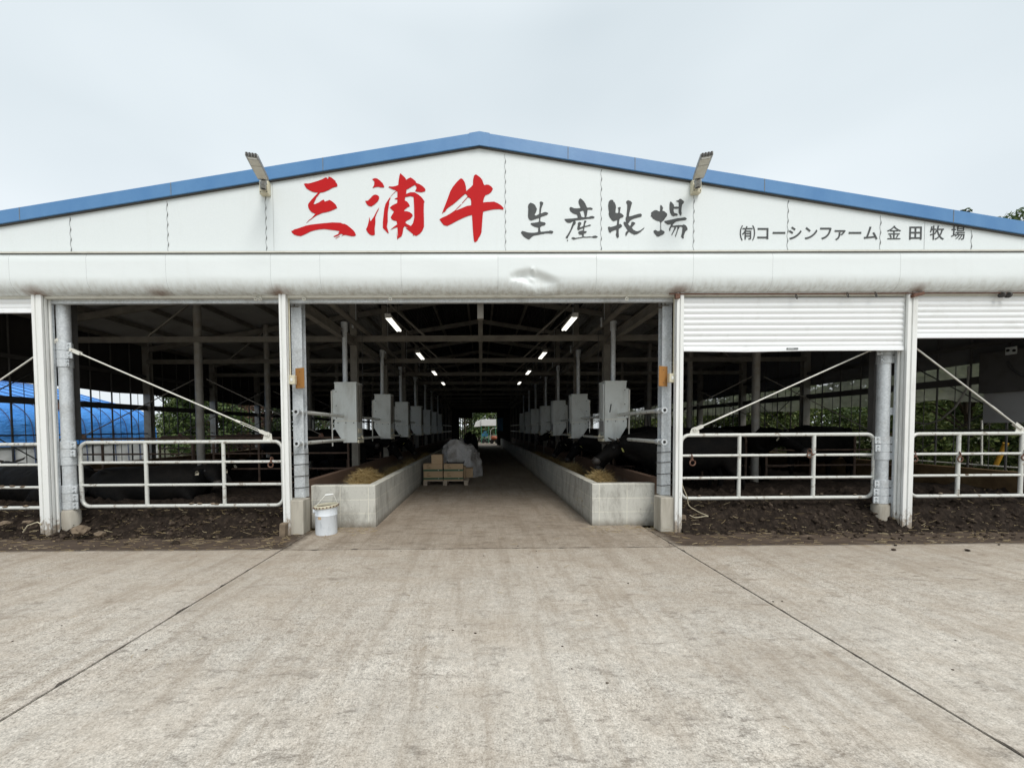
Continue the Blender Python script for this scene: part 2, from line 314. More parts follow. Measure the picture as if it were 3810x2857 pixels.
M['hose'] = dirty('hose', (.22, .21, .19), (.15, .14, .12), .6, 0, 9)
M['joint_dirt'] = dirty('joint_dirt', (.055, .046, .038), (.12, .10, .08), .95, 0, 14, .4, .7, .3)
M['rope'] = dirty('rope', (.52, .46, .33), (.4, .34, .24), .9, 0, 40)
def leafmat(name, a, b, c):
    m = Mat(name, .55, 0, .35); gi = m.n('ShaderNodeNewGeometry')
    m.col(m.ramp(gi.outputs['Random Per Island'], [(0, a), (.55, b), (1, c)]))
    t = m.n('ShaderNodeBsdfTranslucent'); ms = m.n('ShaderNodeMixShader'); ms.inputs[0].default_value = .28
    m.l(m.b.inputs['Base Color'].links[0].from_socket, t.inputs[0]); m.l(m.b.outputs[0], ms.inputs[1]); m.l(t.outputs[0], ms.inputs[2])
    m.l(ms.outputs[0], m.t.nodes['Material Output'].inputs[0]); return m.m
M['leaf'] = leafmat('leaf_mid', (.035, .06, .018), (.07, .115, .03), (.15, .19, .06))
M['leaf_light'] = leafmat('leaf_light', (.06, .10, .025), (.13, .18, .05), (.24, .27, .09))
M['leaf_dark'] = leafmat('leaf_dark', (.018, .033, .012), (.04, .065, .022), (.085, .12, .04))
M['leaf_brown'] = leafmat('leaf_brown', (.10, .05, .035), (.17, .09, .06), (.24, .15, .10))
M['bark'] = dirty('bark', (.11, .085, .062), (.05, .04, .03), .9, 0, 9, .4, .7, .6)

# ------------------------------------------------------------------ mesh helpers
WL = {}
def tag(o, label=None, cat=None, group=None, kind=None):
    if label: o['label'] = label
    if cat: o['category'] = cat
    if group: o['group'] = group
    if kind: o['kind'] = kind
    return o
def thing(name, label, cat, loc=(0, 0, 0), group=None):
    o = bpy.data.objects.new(name, None); COL.objects.link(o); o.location = loc; o.empty_display_size = .1
    WL[o] = Vector(loc); return tag(o, label, cat, group)
class MB:
    def __init__(s): s.v, s.f = [], []
    def add(s, vs, fs):
        b = len(s.v); s.v += [tuple(v) for v in vs]; s.f += [tuple(b+i for i in f) for f in fs]; return s
    def box(s, a, b, rot=None, piv=None):
        a, b = Vector(a), Vector(b)
        vs = [Vector((x, y, z)) for z in (a.z, b.z) for y in (a.y, b.y) for x in (a.x, b.x)]
        if rot is not None:
            p = Vector(piv) if piv is not None else (a+b)/2; vs = [p + rot @ (v-p) for v in vs]
        return s.add(vs, [(0, 2, 3, 1), (4, 5, 7, 6), (0, 1, 5, 4), (2, 6, 7, 3), (0, 4, 6, 2), (1, 3, 7, 5)])
    def tube(s, path, r, n=10, cap=True, closed=False):
        P = [Vector(p) for p in path]; rs = r if isinstance(r, (list, tuple)) else [r]*len(P); m = len(P)
        vs, prev = [], None
        for i, p in enumerate(P):
            if closed: d = P[(i+1) % m]-P[i-1]
            else: d = P[min(i+1, m-1)]-P[max(i-1, 0)]
            d = d.normalized() if d.length > 1e-9 else Vector((0, 0, 1))
            if prev is None: u = d.orthogonal().normalized()
            else:
                u = prev - d*prev.dot(d); u = u.normalized() if u.length > 1e-6 else d.orthogonal().normalized()
            prev = u; w = d.cross(u)
            vs += [p + (u*math.cos(2*math.pi*k/n) + w*math.sin(2*math.pi*k/n))*rs[i] for k in range(n)]
        fs = [(i*n+k, i*n+(k+1) % n, ((i+1) % m)*n+(k+1) % n, ((i+1) % m)*n+k) for i in range(m if closed else m-1) for k in range(n)]
        if cap and not closed: fs += [tuple(range(n-1, -1, -1)), tuple((m-1)*n+k for k in range(n))]
        return s.add(vs, fs)
    def prism(s, poly, a, b, axis='y'):                # poly in the other two axes, extruded a..b
        n = len(poly)
        def V(p, t): return {'x': (t, p[0], p[1]), 'y': (p[0], t, p[1]), 'z': (p[0], p[1], t)}[axis]
        vs = [V(p, a) for p in poly]+[V(p, b) for p in poly]
        return s.add(vs, [tuple(range(n-1, -1, -1)), tuple(range(n, 2*n))]+[(i, (i+1) % n, n+(i+1) % n, n+i) for i in range(n)])
    def sweep(s, prof, ts, axis='x', thick=0):            # open profile swept along an axis (sheet)
        n = len(prof)
        for t in ts: s.v += [{'x': (t, p[0], p[1]), 'y': (p[0], t, p[1]), 'z': (p[0], p[1], t)}[axis] for p in prof]
        b = len(s.v)-n*len(ts)
        s.f += [(b+i*n+k, b+i*n+k+1, b+(i+1)*n+k+1, b+(i+1)*n+k) for i in range(len(ts)-1) for k in range(n-1)]
        return s
    def lathe(s, prof, c, n=24, close=True):              # prof: (r, z)
        vs = [(c[0]+r*math.cos(2*math.pi*k/n), c[1]+r*math.sin(2*math.pi*k/n), c[2]+z) for r, z in prof for k in range(n)]
        fs = [(i*n+k, i*n+(k+1) % n, (i+1)*n+(k+1) % n, (i+1)*n+k) for i in range(len(prof)-1) for k in range(n)]
        if close: fs += [tuple(range(n-1, -1, -1))]
        return s.add(vs, fs)
    def build(s, name, mat, parent=None, smooth=35, bevel=0, label=None, cat=None, group=None, kind=None, solid=0):
        me = bpy.data.meshes.new(name); me.from_pydata(s.v, [], s.f); me.update()
        mats = mat if isinstance(mat, (list, tuple)) else [mat]
        for q in mats: me.materials.append(q)
        bm = bmesh.new(); bm.from_mesh(me); bmesh.ops.recalc_face_normals(bm, faces=bm.faces); bm.to_mesh(me); bm.free()
        if smooth:
            me.polygons.foreach_set('use_smooth', [True]*len(me.polygons)); me.set_sharp_from_angle(angle=R(smooth))
        o = bpy.data.objects.new(name, me); COL.objects.link(o)
        put(o, parent)
        if solid: q = o.modifiers.new('thickness', 'SOLIDIFY'); q.thickness = solid; q.offset = 0
        if bevel: q = o.modifiers.new('bevel', 'BEVEL'); q.width = bevel; q.segments = 2; q.limit_method = 'ANGLE'; q.angle_limit = R(40)
        return tag(o, label, cat, group, kind)
KD = {}
def put(o, parent):
    if parent is None: WL[o] = Vector(); return
    KD.setdefault(parent, []).append(o); o.parent = parent; o.location = -WL[parent]; WL[o] = Vector()
def copy_tree(o, delta=None, label=None, parent=None):
    c = o.copy(); COL.objects.link(c)
    if parent is not None: c.parent = parent; KD.setdefault(parent, []).append(c)
    if delta is not None: c.location = Vector(o.location)+Vector(delta)
    WL[c] = WL.get(o, Vector()) + (Vector(delta) if delta is not None else Vector())
    if label: c['label'] = label
    for ch in KIDS(o): copy_tree(ch, None, None, c)
    return c
def KIDS(o): return list(KD.get(o, ()))
def lerp(a, b, t): return a+(b-a)*t
def sst(a, b, x):
    t = max(0., min(1., (x-a)/(b-a))); return t*t*(3-2*t)
def fbm(x, y, z=0., o=4):
    s, a, t = 0., .5, 0
    for i in range(o): s += a*noise.noise(Vector((x, y, z+7.3*i))); x *= 2.03; y *= 2.03; a *= .55
    return s
def arc(cx, cy, r, a0, a1, n): return [(cx+r*math.cos(R(lerp(a0, a1, i/n))), cy+r*math.sin(R(lerp(a0, a1, i/n)))) for i in range(n+1)]

# ------------------------------------------------------------------ ground, yard, aisle
def structure(o): return tag(o, kind='structure')
mb = MB(); g = 20
mb.add([(-400, -400, -.06), (400, -400, -.06), (400, 600, -.06), (-400, 600, -.06)], [(0, 1, 2, 3)])
structure(mb.build('ground', M['ground'], smooth=0))
# concrete slabs laid with open joints; positions read off the photo's joint lines
XL, XR, YJ = pz_(1032, 2052, 0).x, pz_(2541, 2034, 0).x, 4.52
XL = (XL + pz_(400, 2444, 0).x)/2; XR = (XR + pz_(3200, 2475, 0).x)/2
mb = MB()
def slab(x0, x1, y0, y1, z0=-.1, z1=0.0):
    mb.box((x0, y0, z0), (x1, y1, z1))
for (x0, x1) in ((-26, XL-3.9), (XL-3.888, XL-.006), (XL+.006, XR-.006), (XR+.006, XR+3.9), (XR+3.912, 26)):
    slab(x0, x1, -14, -1.2); slab(x0, x1, -1.188, YJ-.005)
yo = mb.build('concrete_yard', M['yard'], smooth=0, bevel=.004); structure(yo)
mb = MB(); mb.box((XL+.004, YJ+.004, -.1), (XR-.004, 40, 0)); structure(mb.build('aisle_floor', M['aisle'], smooth=0, bevel=.004))
mb = MB(); mb.box((-26, YJ+.004, -.1), (XL-.006, 5.4, 0)); mb.box((XR+.006, YJ+.004, -.1), (26, 5.4, 0))
structure(mb.build('barn_apron', M['yard'], smooth=0, bevel=.004))
mb = MB(); mb.box((-27, -14.5, -.12), (27, 5.5, -.03)); structure(mb.build('joint_bed', M['darksteel'], smooth=0))
mb = MB()                                              # dirt-packed, chipped joint edges
def ragged(P, Q, w0):
    P, Q = Vector(P), Vector(Q); d = (Q-P).normalized(); n_ = Vector((-d.y, d.x, 0)); k = int((Q-P).length/.03); b = len(mb.v)
    for i in range(k+1):
        p = lerp(P, Q, i/k); s1, s2 = (.5+.5*noise.noise(p*3.1), .5+.5*noise.noise(p*3.1+Vector((9, 4, 0)))); c1 = max(0, noise.noise(p*11+Vector((2, 0, 5)))-.25)*.05; c2 = max(0, noise.noise(p*9+Vector((7, 0, 1)))-.25)*.05
        mb.v.extend([tuple(p+n_*(w0*(.4+s1)+c1)+Vector((0, 0, .004))), tuple(p-n_*(w0*(.4+s2)+c2)+Vector((0, 0, .004)))])
    mb.f.extend([(b+2*i, b+2*i+1, b+2*i+3, b+2*i+2) for i in range(k)])
for X in (XL, XR): ragged((X, -1.5, 0), (X, 5.2, 0), .0026)
ragged((XL, YJ, 0), (XR, YJ, 0), .002)
structure(mb.build('joint_dirt', M['joint_dirt'], smooth=0))
mb = MB(); nx = 120
for x0, x1 in ((-15, -2.05), (2.05, 15)):
    b = len(mb.v)
    for i in range(nx+1):
        x = lerp(x0, x1, i/nx)
        mb.v += [(x, 4.45, .004), (x, 5.35, .004)]
    mb.f += [(b+2*i, b+2*i+2, b+2*i+3, b+2*i+1) for i in range(nx)]
tag(mb.build('mud_film', M['mudfilm'], smooth=0), kind='stuff')

# manure bedding in the pens, spilling forward under the gates
def bed_h(x, y):
    left = x < 0; ax = abs(x)
    top = .24 if left else .33
    e = 5.02 + .10*fbm(x*1.3, 3.1) + .05*fbm(x*5, 1.7)
    h = top*sst(e, e+.62, y)
    h *= 1 - .45*sst(7., 9.5, y)
    if left: h -= .07*math.exp(-((x+5.15)/.55)**2)*sst(5.1, 5.4, y)*(1-sst(5.8, 6.6, y))
    dy = sst(e-.02, e+.22, y)
    n = .13*fbm(x*2.2, y*2.2, 1) + .19*abs(fbm(x*4.2, y*4.2, 5)) + .085*abs(fbm(x*10, y*10, 9)) + .035*fbm(x*24, y*24, 3)-.03
    h += dy*(n*(1 if y < 7 else .8))
    if y < e-.03: h = -.05
    return max(h, -.05) + .004
def bedding(x0, x1, lab):
    mb = MB()
    def grid(ys, dx):
        nx = int((x1-x0)/dx); b = len(mb.v)
        for y in ys:
            for i in range(nx+1):
                x = lerp(x0, x1, i/nx); mb.v.append((x, y, bed_h(x, y)))
        mb.f.extend([(b+j*(nx+1)+i, b+j*(nx+1)+i+1, b+(j+1)*(nx+1)+i+1, b+(j+1)*(nx+1)+i) for j in range(len(ys)-1) for i in range(nx)])
    grid([4.86+.022*i for i in range(74)], .024)
    grid([6.46+.12*i for i in range(222)], .12)
    tag(mb.build('manure_bedding', M['manure'], smooth=180), kind='stuff')
bedding(-8.62, -2.66, ''); bedding(2.66, 8.62, '')

def rock(mb, c, r, sx=1, sy=1, sz=.8, seed=0, sub=2):
    bm = bmesh.new(); bmesh.ops.create_icosphere(bm, subdivisions=sub, radius=1)
    o = Vector((seed*1.7, seed*3.1, seed*.7))
    vs = []
    for v in bm.verts:
        p = v.co; k = 1+.40*noise.noise(p*1.3+o)+.30*noise.noise(p*3.1+o)+(.22*noise.noise(p*7+o)+.12*noise.noise(p*15+o) if sub > 2 else 0)
        vs.append((c[0]+p.x*k*r*sx, c[1]+p.y*k*r*sy, c[2]+p.z*k*r*sz))
    mb.add(vs, [[v.index for v in f.verts] for f in bm.faces]); bm.free()
mb = MB(); rnd = random.Random(3)
for i in range(1500):
    s = -1 if rnd.random() < .5 else 1
    x = s*rnd.uniform(2.75, 8.5); t = rnd.random()
    y = 5.0+.1*fbm(x*1.3, 3.1)+(.62*t if t < .93 else rnd.uniform(-.25, 0)); 
    r = rnd.choice((.006, .007, .008, .010, .012, .014, .017, .02, .026, .034))*rnd.uniform(.7, 1.2)
    z = max(bed_h(x, y), 0) + r*.25
    rock(mb, (x, y, z), r, rnd.uniform(.8, 1.3), rnd.uniform(.8, 1.3), rnd.uniform(.6, 1.), i, 2 if r > .017 else 1)
for i in range(46):                                   # crumbs dragged out over the apron on the right
    x = rnd.uniform(4.6, 7.4); y = 4.95-abs(rnd.gauss(0, .22)); r = rnd.uniform(.006, .026)
    rock(mb, (x, y, .004+r*.4), r, 1.3, 1, .6, i+50, 1)
for i in range(26):
    x = rnd.uniform(-2, 2.2); y = rnd.uniform(1.6, 4.8); r = rnd.uniform(.003, .008)
    rock(mb, (x*1.6, y, .002), r, 1.4, 1, .5, i+90, 1)
tag(mb.build('manure_clods', M['clod'], smooth=60), kind='stuff')
# straw litter
mb = MB()
def stalk(mb, p, L, w, ang, tilt=0, bend=0):
    d = Vector((math.cos(ang)*math.cos(tilt), math.sin(ang)*math.cos(tilt), math.sin(tilt))); n = Vector((-math.sin(ang), math.cos(ang), 0)); p = Vector(p)
    q = p+d*L/2+n*bend; e_ = p+d*L
    up = d.cross(n).normalized()*w
    mb.tube([p, q, e_], [w, w, w*.7], 3, True)
for i in range(1500):
    s = -1 if rnd.random() < .6 else 1
    x = s*rnd.uniform(2.4, 8.3); y = 5.0+rnd.random()**1.3*.75 if rnd.random() < .6 else rnd.uniform(4.5, 5.0)
    L = rnd.uniform(.02, .11); stalk(mb, (x, y, max(bed_h(x, y), .004)+.008), L, rnd.uniform(.0012, .0028), rnd.uniform(-.9, .9)+(math.pi if rnd.random() < .5 else 0), rnd.uniform(-.05, .5) if y > 5.1 else 0, rnd.uniform(-.015, .015))
for i in range(230):
    s = rnd.choice((-1, 1)); x = s*rnd.uniform(1.45, 2.7); y = 5.52-abs(rnd.gauss(0, .22)); stalk(mb, (x, y, .007), rnd.uniform(.02, .13), rnd.uniform(.001, .0024), rnd.uniform(0, 6.3), 0, rnd.uniform(-.02, .02))
for i in range(90):
    x, y = rnd.uniform(-1.5, 1.5), rnd.uniform(3.2, 15); stalk(mb, (x*1.0, y, .006), rnd.uniform(.02, .1), .0016, rnd.uniform(0, 6.3), 0, rnd.uniform(-.01, .01))
for i in range(40):
    x, y = rnd.uniform(-5, 5), rnd.uniform(1.3, 4.4); stalk(mb, (x, y, .006), rnd.uniform(.02, .06), .0012, rnd.uniform(0, 6.3), 0, rnd.uniform(-.01, .01))
tag(mb.build('straw_litter', M['straw'], smooth=0), kind='stuff')

# ------------------------------------------------------------------ the barn
BARN = thing('cattle_barn', 'long white gabled cattle barn with blue roof edge, open front and roller shutters', 'barn', (0, 5.2, 0))
YG = 5.08
FR = [5.35+2.5*i for i in range(12)]; YEND = FR[-1]
rl, rr_, rt = py_(0, 783, YG-.045), py_(3810, 823, YG-.045), py_(1790, 491, YG-.045)
RZ = rt.z; SL = ((RZ-rl.z)/abs(rl.x-rt.x) + (RZ-rr_.z)/abs(rr_.x-rt.x))/2
HW = 9.05; RX = 0.0
def roofz(x): return RZ - SL*abs(x-RX)
ZB = (py_(0, 944, YG).z + py_(1900, 938, YG).z + py_(3810, 932, YG).z)/3
FT = .163
# gable wall, fascia, drip trim
mb = MB(); mb.prism([(-HW, ZB), (HW, ZB), (HW, roofz(HW)-.06), (0, roofz(0)-.06), (-HW, roofz(HW)-.06)], YG, YG+.05, 'y')
GW = mb.build('gable_wall', M['gable'], BARN, smooth=0)
for s in (-1, 1):
    mb = MB(); mb.prism([(0, roofz(0)), (s*(HW+.3), roofz(HW+.3)), (s*(HW+.3), roofz(HW+.3)-FT), (0, roofz(0)-FT)], YG-.045, YG-.012, 'y')
    fo = mb.build('fascia', M['blue'], BARN, smooth=0, bevel=.006)
    for px in ((60, 630, 1200) if s < 0 else (2115, 2365, 2850, 3560)):
        X = py_(px, 700, YG-.07).x; mb = MB(); mb.prism([(X-.004, roofz(X)-.004), (X+.004, roofz(X+.004)-.004), (X+.004, roofz(X+.004)-FT+.006), (X-.004, roofz(X)-FT+.006)], YG-.0475, YG-.0442, 'y'); mb.build('lap_joint', M['seam'], fo, smooth=0)
    mb = MB(); mb.prism([(0, roofz(0)-FT), (s*(HW+.3), roofz(HW+.3)-FT), (s*(HW+.3), roofz(HW+.3)-FT-.012), (0, roofz(0)-FT-.012)], YG-.03, YG-.002, 'y')
    mb.build('fascia_lip', M['darksteel'], fo, smooth=0)
mb = MB()
mb.prism([(YG-.012, ZB+.012), (YG-.06, ZB-.008), (YG-.06, ZB-.026), (YG-.012, ZB-.014)], -HW, HW, 'x')
mb.build('drip_trim', M['trim'], BARN, smooth=0)
mb = MB(); mb.box((-HW, YG-.040, ZB-.034), (HW, YG-.02, ZB-.02)); mb.build('shadow_strip', M['seam'], BARN, smooth=0)  # solid dark strip paints in the shadow line below the drip trim
# wavy dark ribbons: shadow in the gable sheet joints put in as colour
def wavy(px, dark, amp=.011, top=None):
    X = py_(px, 850, YG).x; zt = roofz(X)-FT-.03; mb = MB(); n = int((zt-ZB)/.012); pts = []; per = .125
    ph = px*.37
    for i in range(n+1):
        z = lerp(ZB+.01, zt, i/n); t = (z+ph)/per; f = t-math.floor(t)
        w = amp*math.sin(2*math.pi*f); pts.append((X+w*.55+.002*noise.noise(Vector((z*9, px, 0))), z, .0014+.0052*max(0, math.sin(2*math.pi*f+.6))**1.5))
    vs = [(x+k*w, YG-.0035, z) for x, z, w in pts for k in (-1, 1)]
    b = [(2*i, 2*i+1, 2*i+3, 2*i+2) for i in range(n)]; mb.add(vs, b)
    mb.build('panel_seam', M['seam' if dark else 'seam_pale'], GW, smooth=0, solid=.002)
for px in (262, 624, 990, 1880, 2236, 2580, 2930, 3275, 3615): wavy(px, True)
mb = MB()
for px in (1018, 3440): X = py_(px, 850, YG).x; mb.box((X-.002, YG-.003, ZB+.01), (X+.002, YG-.001, roofz(X)-FT-.02))
mb.build('panel_lap', M['seam_pale'], GW, smooth=0)

# ---- painted characters
def painted(name, polys, org, sc, mat, label, holes=()):
    cu = bpy.data.curves.new(name, 'CURVE'); cu.dimensions = '2D'; cu.fill_mode = 'BOTH'; cu.extrude = .0015
    for poly in list(polys)+list(holes):
        sp = cu.splines.new('POLY'); sp.points.add(len(poly)-1); sp.use_cyclic_u = True
        for q, (u, v) in zip(sp.points, poly):
            w = py_(org[0]+u*sc, org[1]+v*sc, YG-.004); q.co = (w.x, w.z, 0, 1)
    t = bpy.data.objects.new('tmp', cu); COL.objects.link(t)
    me = bpy.data.meshes.new_from_object(t.evaluated_get(bpy.context.evaluated_depsgraph_get())); bpy.data.objects.remove(t)
    me.materials.clear(); me.materials.append(mat); me.name = name
    for v in me.vertices: x, z, y = v.co; v.co = (x, YG-.004-y, z)
    o = bpy.data.objects.new(name, me); COL.objects.link(o); put(o, GW); return tag(o, label)
RED, DK = M['red_paint'], M['dark_paint']
painted('painted_character', [
 [(350,240),(400,228),(460,233),(560,210),(700,168),(820,125),(910,75),(945,85),(960,115),(980,100),(985,52),(1060,80),(1120,130),(1165,165),(1170,205),(1195,225),(1213,265),(1205,310),(1150,318),(1080,345),(1000,390),(900,435),(830,457),(775,462),(740,500),(710,545),(675,580),(650,640),(615,710),(597,765),(650,757),(740,715),(810,665),(860,645),(880,680),(900,697),(930,680),(970,672),(1005,652),(1060,680),(1120,725),(1170,775),(1200,840),(1203,860),(1100,910),(1000,948),(920,968),(830,985),(760,1015),(690,1045),(620,1085),(540,1145),(480,1187),(410,1250),(480,1170),(545,1125),(590,1075),(650,1005),(600,990),(550,968),(500,915),(465,850),(455,790),(470,745),(520,680),(600,590),(670,515),(720,463),(640,458),(560,440),(500,410),(420,360),(385,310)],
 [(22,1455),(70,1440),(95,1415),(200,1385),(300,1350),(400,1315),(530,1288),(700,1268),(880,1250),(1080,1232),(1290,1240),(1360,1268),(1400,1268),(1470,1305),(1550,1370),(1620,1430),(1665,1490),(1687,1555),(1660,1580),(1580,1585),(1500,1570),(1420,1552),(1375,1555),(1310,1580),(1370,1540),(1300,1522),(1210,1580),(1120,1605),(1115,1585),(1180,1555),(1270,1510),(1230,1500),(1260,1480),(1258,1450),(1150,1432),(1000,1415),(880,1400),(750,1408),(640,1428),(520,1462),(400,1525),(270,1582),(180,1570),(100,1545),(50,1500)],
 [(1160,1640),(1270,1578),(1268,1590),(1165,1645)]], (1080, 650), 260/1797, RED, 'red brush character of three stacked strokes')
painted('painted_character', [
 [(220,175),(290,150),(340,160),(410,210),(470,270),(508,345),(500,370),(430,368),(360,355),(290,365),(230,383),(265,320),(275,260),(265,215)],
 [(55,690),(120,685),(180,625),(240,560),(290,540),(345,550),(385,585),(385,640),(350,705),(280,770),(200,820),(140,810),(90,765)],
 [(385,845),(370,900),(330,980),(295,1080),(297,1200),(280,1340),(285,1480),(270,1500),(215,1508),(160,1485),(110,1430),(75,1365),(110,1290),(140,1180),(155,1070),(175,1165),(195,1160),(270,1050),(330,930)],
 [(785,462),(700,540),(650,600),(655,630),(625,690),(625,760),(605,860),(590,980),(590,1180),(570,1300),(600,1400),(615,1455),(590,1450),(540,1400),(475,1330),(475,1200),(490,1050),(510,870),(540,760),(590,680),(640,610),(690,545),(780,455)],
 [(890,35),(960,95),(1010,150),(1030,190),(1085,155),(1130,133),(1190,170),(1250,220),(1270,265),(1350,295),(1420,340),(1470,390),(1487,430),(1470,465),(1380,485),(1240,462),(1275,390),(1265,350),(1235,310),(1170,345),(1090,395),(1040,420),(1025,525),(1130,485),(1230,488),(1320,540),(1400,610),(1450,680),(1465,710),(1448,745),(1445,900),(1450,1100),(1452,1300),(1410,1400),(1350,1470),(1265,1520),(1215,1495),(1190,1525),(1195,1480),(1110,1410),(1020,1335),(1080,1345),(990,1285),(960,1340),(940,1470),(915,1530),(850,1570),(833,1580),(815,1615),(808,1420),(828,1540),(835,1500),(825,1400),(820,1310),(740,1335),(655,1375),(740,1300),(815,1245),(800,1165),(740,1155),(690,1130),(660,1080),(700,1010),(740,945),(690,900),(640,850),(700,795),(815,740),(820,655),(755,645),(770,628),(820,610),(820,470),(785,455),(780,440),(700,410),(610,365),(620,348),(700,350),(770,340),(840,315),(850,200),(870,90)]],
 (1350, 640), 240/1531, RED, 'red brush character with three dots down its left side',
 [[(1005,600),(1130,575),(1203,595),(1215,800),(1222,1080),(1190,1220),(1140,1285),(1015,1220),(1020,1170),(1130,1110),(1185,1040),(1170,1000),(1110,955),(1040,935),(980,935),(985,905),(1060,840),(1115,815),(1100,770),(1050,705),(995,680)]])
painted('painted_character', [
 [(525,147),(570,175),(610,240),(635,330),(645,440),(690,400),(760,340),(795,300),(800,180),(820,90),(860,57),(900,80),(960,125),(1010,185),(1035,260),(1055,305),(1110,292),(1160,298),(1210,330),(1252,382),(1240,420),(1205,470),(1150,510),(1080,535),(1050,600),(1025,700),(1120,690),(1280,682),(1370,720),(1440,765),(1497,825),(1490,865),(1400,850),(1280,855),(1140,880),(1030,908),(1020,1000),(1005,1200),(992,1380),(960,1460),(930,1500),(900,1570),(845,1610),(820,1580),(805,1450),(790,1250),(775,985),(700,1000),(600,1040),(470,1100),(420,1125),(330,1175),(210,1235),(130,1215),(90,1170),(30,1085),(90,1050),(200,1000),(300,940),(400,870),(425,880),(540,830),(660,780),(755,765),(757,680),(745,620),(720,595),(685,580),(665,540),(625,500),(560,550),(440,660),(340,745),(250,805),(200,845),(160,910),(120,925),(85,965),(110,890),(170,740),(230,580),(280,440),(340,340),(420,240),(480,180)],
 [(683,577),(555,720),(545,714),(672,566)], [(538,742),(420,858),(398,870),(430,833),(526,738)]], (1630, 640), 250/1536, RED, 'red brush character with one long upright crossed by slanting strokes')
painted('painted_character', [
 [(455,155),(550,185),(630,245),(670,330),(705,395),(680,480),(650,550),(615,590),(625,645),(680,650),(760,605),(795,570),(800,400),(825,240),(810,130),(860,105),(945,140),(940,210),(900,290),(870,400),(850,570),(900,555),(970,525),(1045,515),(1110,540),(1142,565),(1090,620),(1000,650),(900,680),(845,715),(835,780),(830,880),(900,895),(1010,918),(1045,965),(1000,1020),(880,1050),(830,1090),(825,1180),(850,1275),(980,1268),(1090,1250),(1160,1250),(1200,1225),(1300,1240),(1340,1280),(1290,1345),(1180,1330),(1010,1335),(980,1350),(870,1360),(800,1382),(700,1395),(600,1415),(520,1455),(400,1570),(320,1535),(200,1460),(150,1400),(85,1300),(130,1245),(230,1262),(340,1300),(480,1315),(620,1310),(730,1290),(755,1250),(745,1190),(765,1140),(750,1110),(620,1075),(530,1035),(455,965),(480,935),(620,925),(720,908),(785,885),(790,760),(780,740),(700,765),(600,800),(490,835),(430,820),(370,740),(358,650),(365,500),(370,390),(358,290),(385,210)]],
 (1930, 740), 140/1452, DK, 'charcoal brush character nearest the red ones')
painted('painted_character', [
 [(685,85),(740,130),(800,190),(860,280),(900,380),(930,425),(1040,415),(1120,445),(1115,495),(940,485),(930,580),(910,715),(880,760),(970,765),(1040,735),(1110,722),(1190,755),(1185,795),(1080,815),(930,825),(800,845),(690,860),(490,880),(515,970),(490,1030),(440,1060),(400,1160),(350,1260),(290,1380),(240,1470),(210,1545),(145,1515),(150,1480),(220,1390),(310,1230),(350,1120),(390,1000),(430,920),(400,915),(340,950),(300,972),(220,960),(160,925),(95,835),(200,825),(350,820),(480,805),(580,795),(575,720),(550,665),(480,650),(400,615),(310,540),(282,440),(320,398),(370,410),(450,445),(540,450),(690,440),(670,380),(620,270),(608,180),(635,115)],
 [(195,1640),(190,1600),(215,1575),(232,1610),(215,1635)],
 [(585,975),(650,940),(710,970),(715,1000),(680,1060),(655,1120),(680,1135),(780,1095),(800,1000),(820,900),(850,885),(905,915),(870,960),(850,1010),(845,1085),(930,1070),(1010,1035),(1070,1050),(1030,1080),(930,1105),(840,1125),(820,1170),(805,1265),(860,1275),(910,1280),(895,1325),(800,1370),(800,1470),(900,1480),(1000,1465),(1090,1475),(1150,1445),(1230,1435),(1315,1470),(1270,1510),(1160,1520),(1080,1495),(900,1510),(810,1500),(700,1520),(560,1545),(430,1580),(350,1530),(380,1500),(440,1498),(500,1520),(640,1500),(750,1480),(740,1400),(650,1395),(595,1320),(630,1280),(700,1260),(770,1245),(780,1165),(680,1195),(605,1245),(560,1180),(580,1090),(590,1030)]],
 (2090, 730), 140/1366, DK, 'second charcoal brush character, with a long left sweep',
 [[(640,580),(700,545),(760,525),(800,545),(820,640),(840,760),(780,775),(710,745),(690,660),(670,610)]])
painted('painted_character', [
 [(200,92),(270,105),(280,155),(330,200),(370,290),(385,390),(370,460),(360,590),(430,612),(470,590),(485,470),(455,400),(520,372),(570,385),(545,480),(530,595),(620,640),(685,720),(640,770),(560,790),(520,840),(500,960),(500,1040),(550,1020),(620,1080),(605,1130),(490,1215),(485,1350),(495,1520),(450,1565),(410,1530),(380,1440),(400,1340),(400,1240),(310,1265),(220,1305),(170,1365),(110,1330),(90,1220),(68,1155),(100,1125),(180,1145),(290,1115),(410,1075),(430,960),(430,865),(350,895),(290,915),(230,875),(140,760),(100,640),(115,560),(95,450),(85,300),(100,180),(150,110)],
 [(860,115),(940,140),(1005,210),(970,320),(930,480),(890,640),(880,735),(960,725),(1100,680),(1250,640),(1340,625),(1385,680),(1360,740),(1250,765),(1100,805),(980,860),(910,920),(885,980),(835,1000),(870,1060),(920,1105),(960,1050),(985,945),(1060,950),(1135,995),(1080,1060),(990,1165),(1050,1245),(1150,1300),(1230,1305),(1320,1270),(1410,1205),(1485,1155),(1470,1195),(1320,1340),(1200,1410),(1090,1430),(1000,1390),(890,1320),(850,1360),(800,1450),(765,1495),(745,1410),(770,1330),(840,1270),(780,1180),(700,1060),(675,970),(690,940),(775,955),(755,850),(760,790),(790,720),(800,600),(820,400),(820,280),(775,180),(800,130)]],
 (2255, 735), 150/1555, DK, 'third charcoal brush character, of two separate halves')
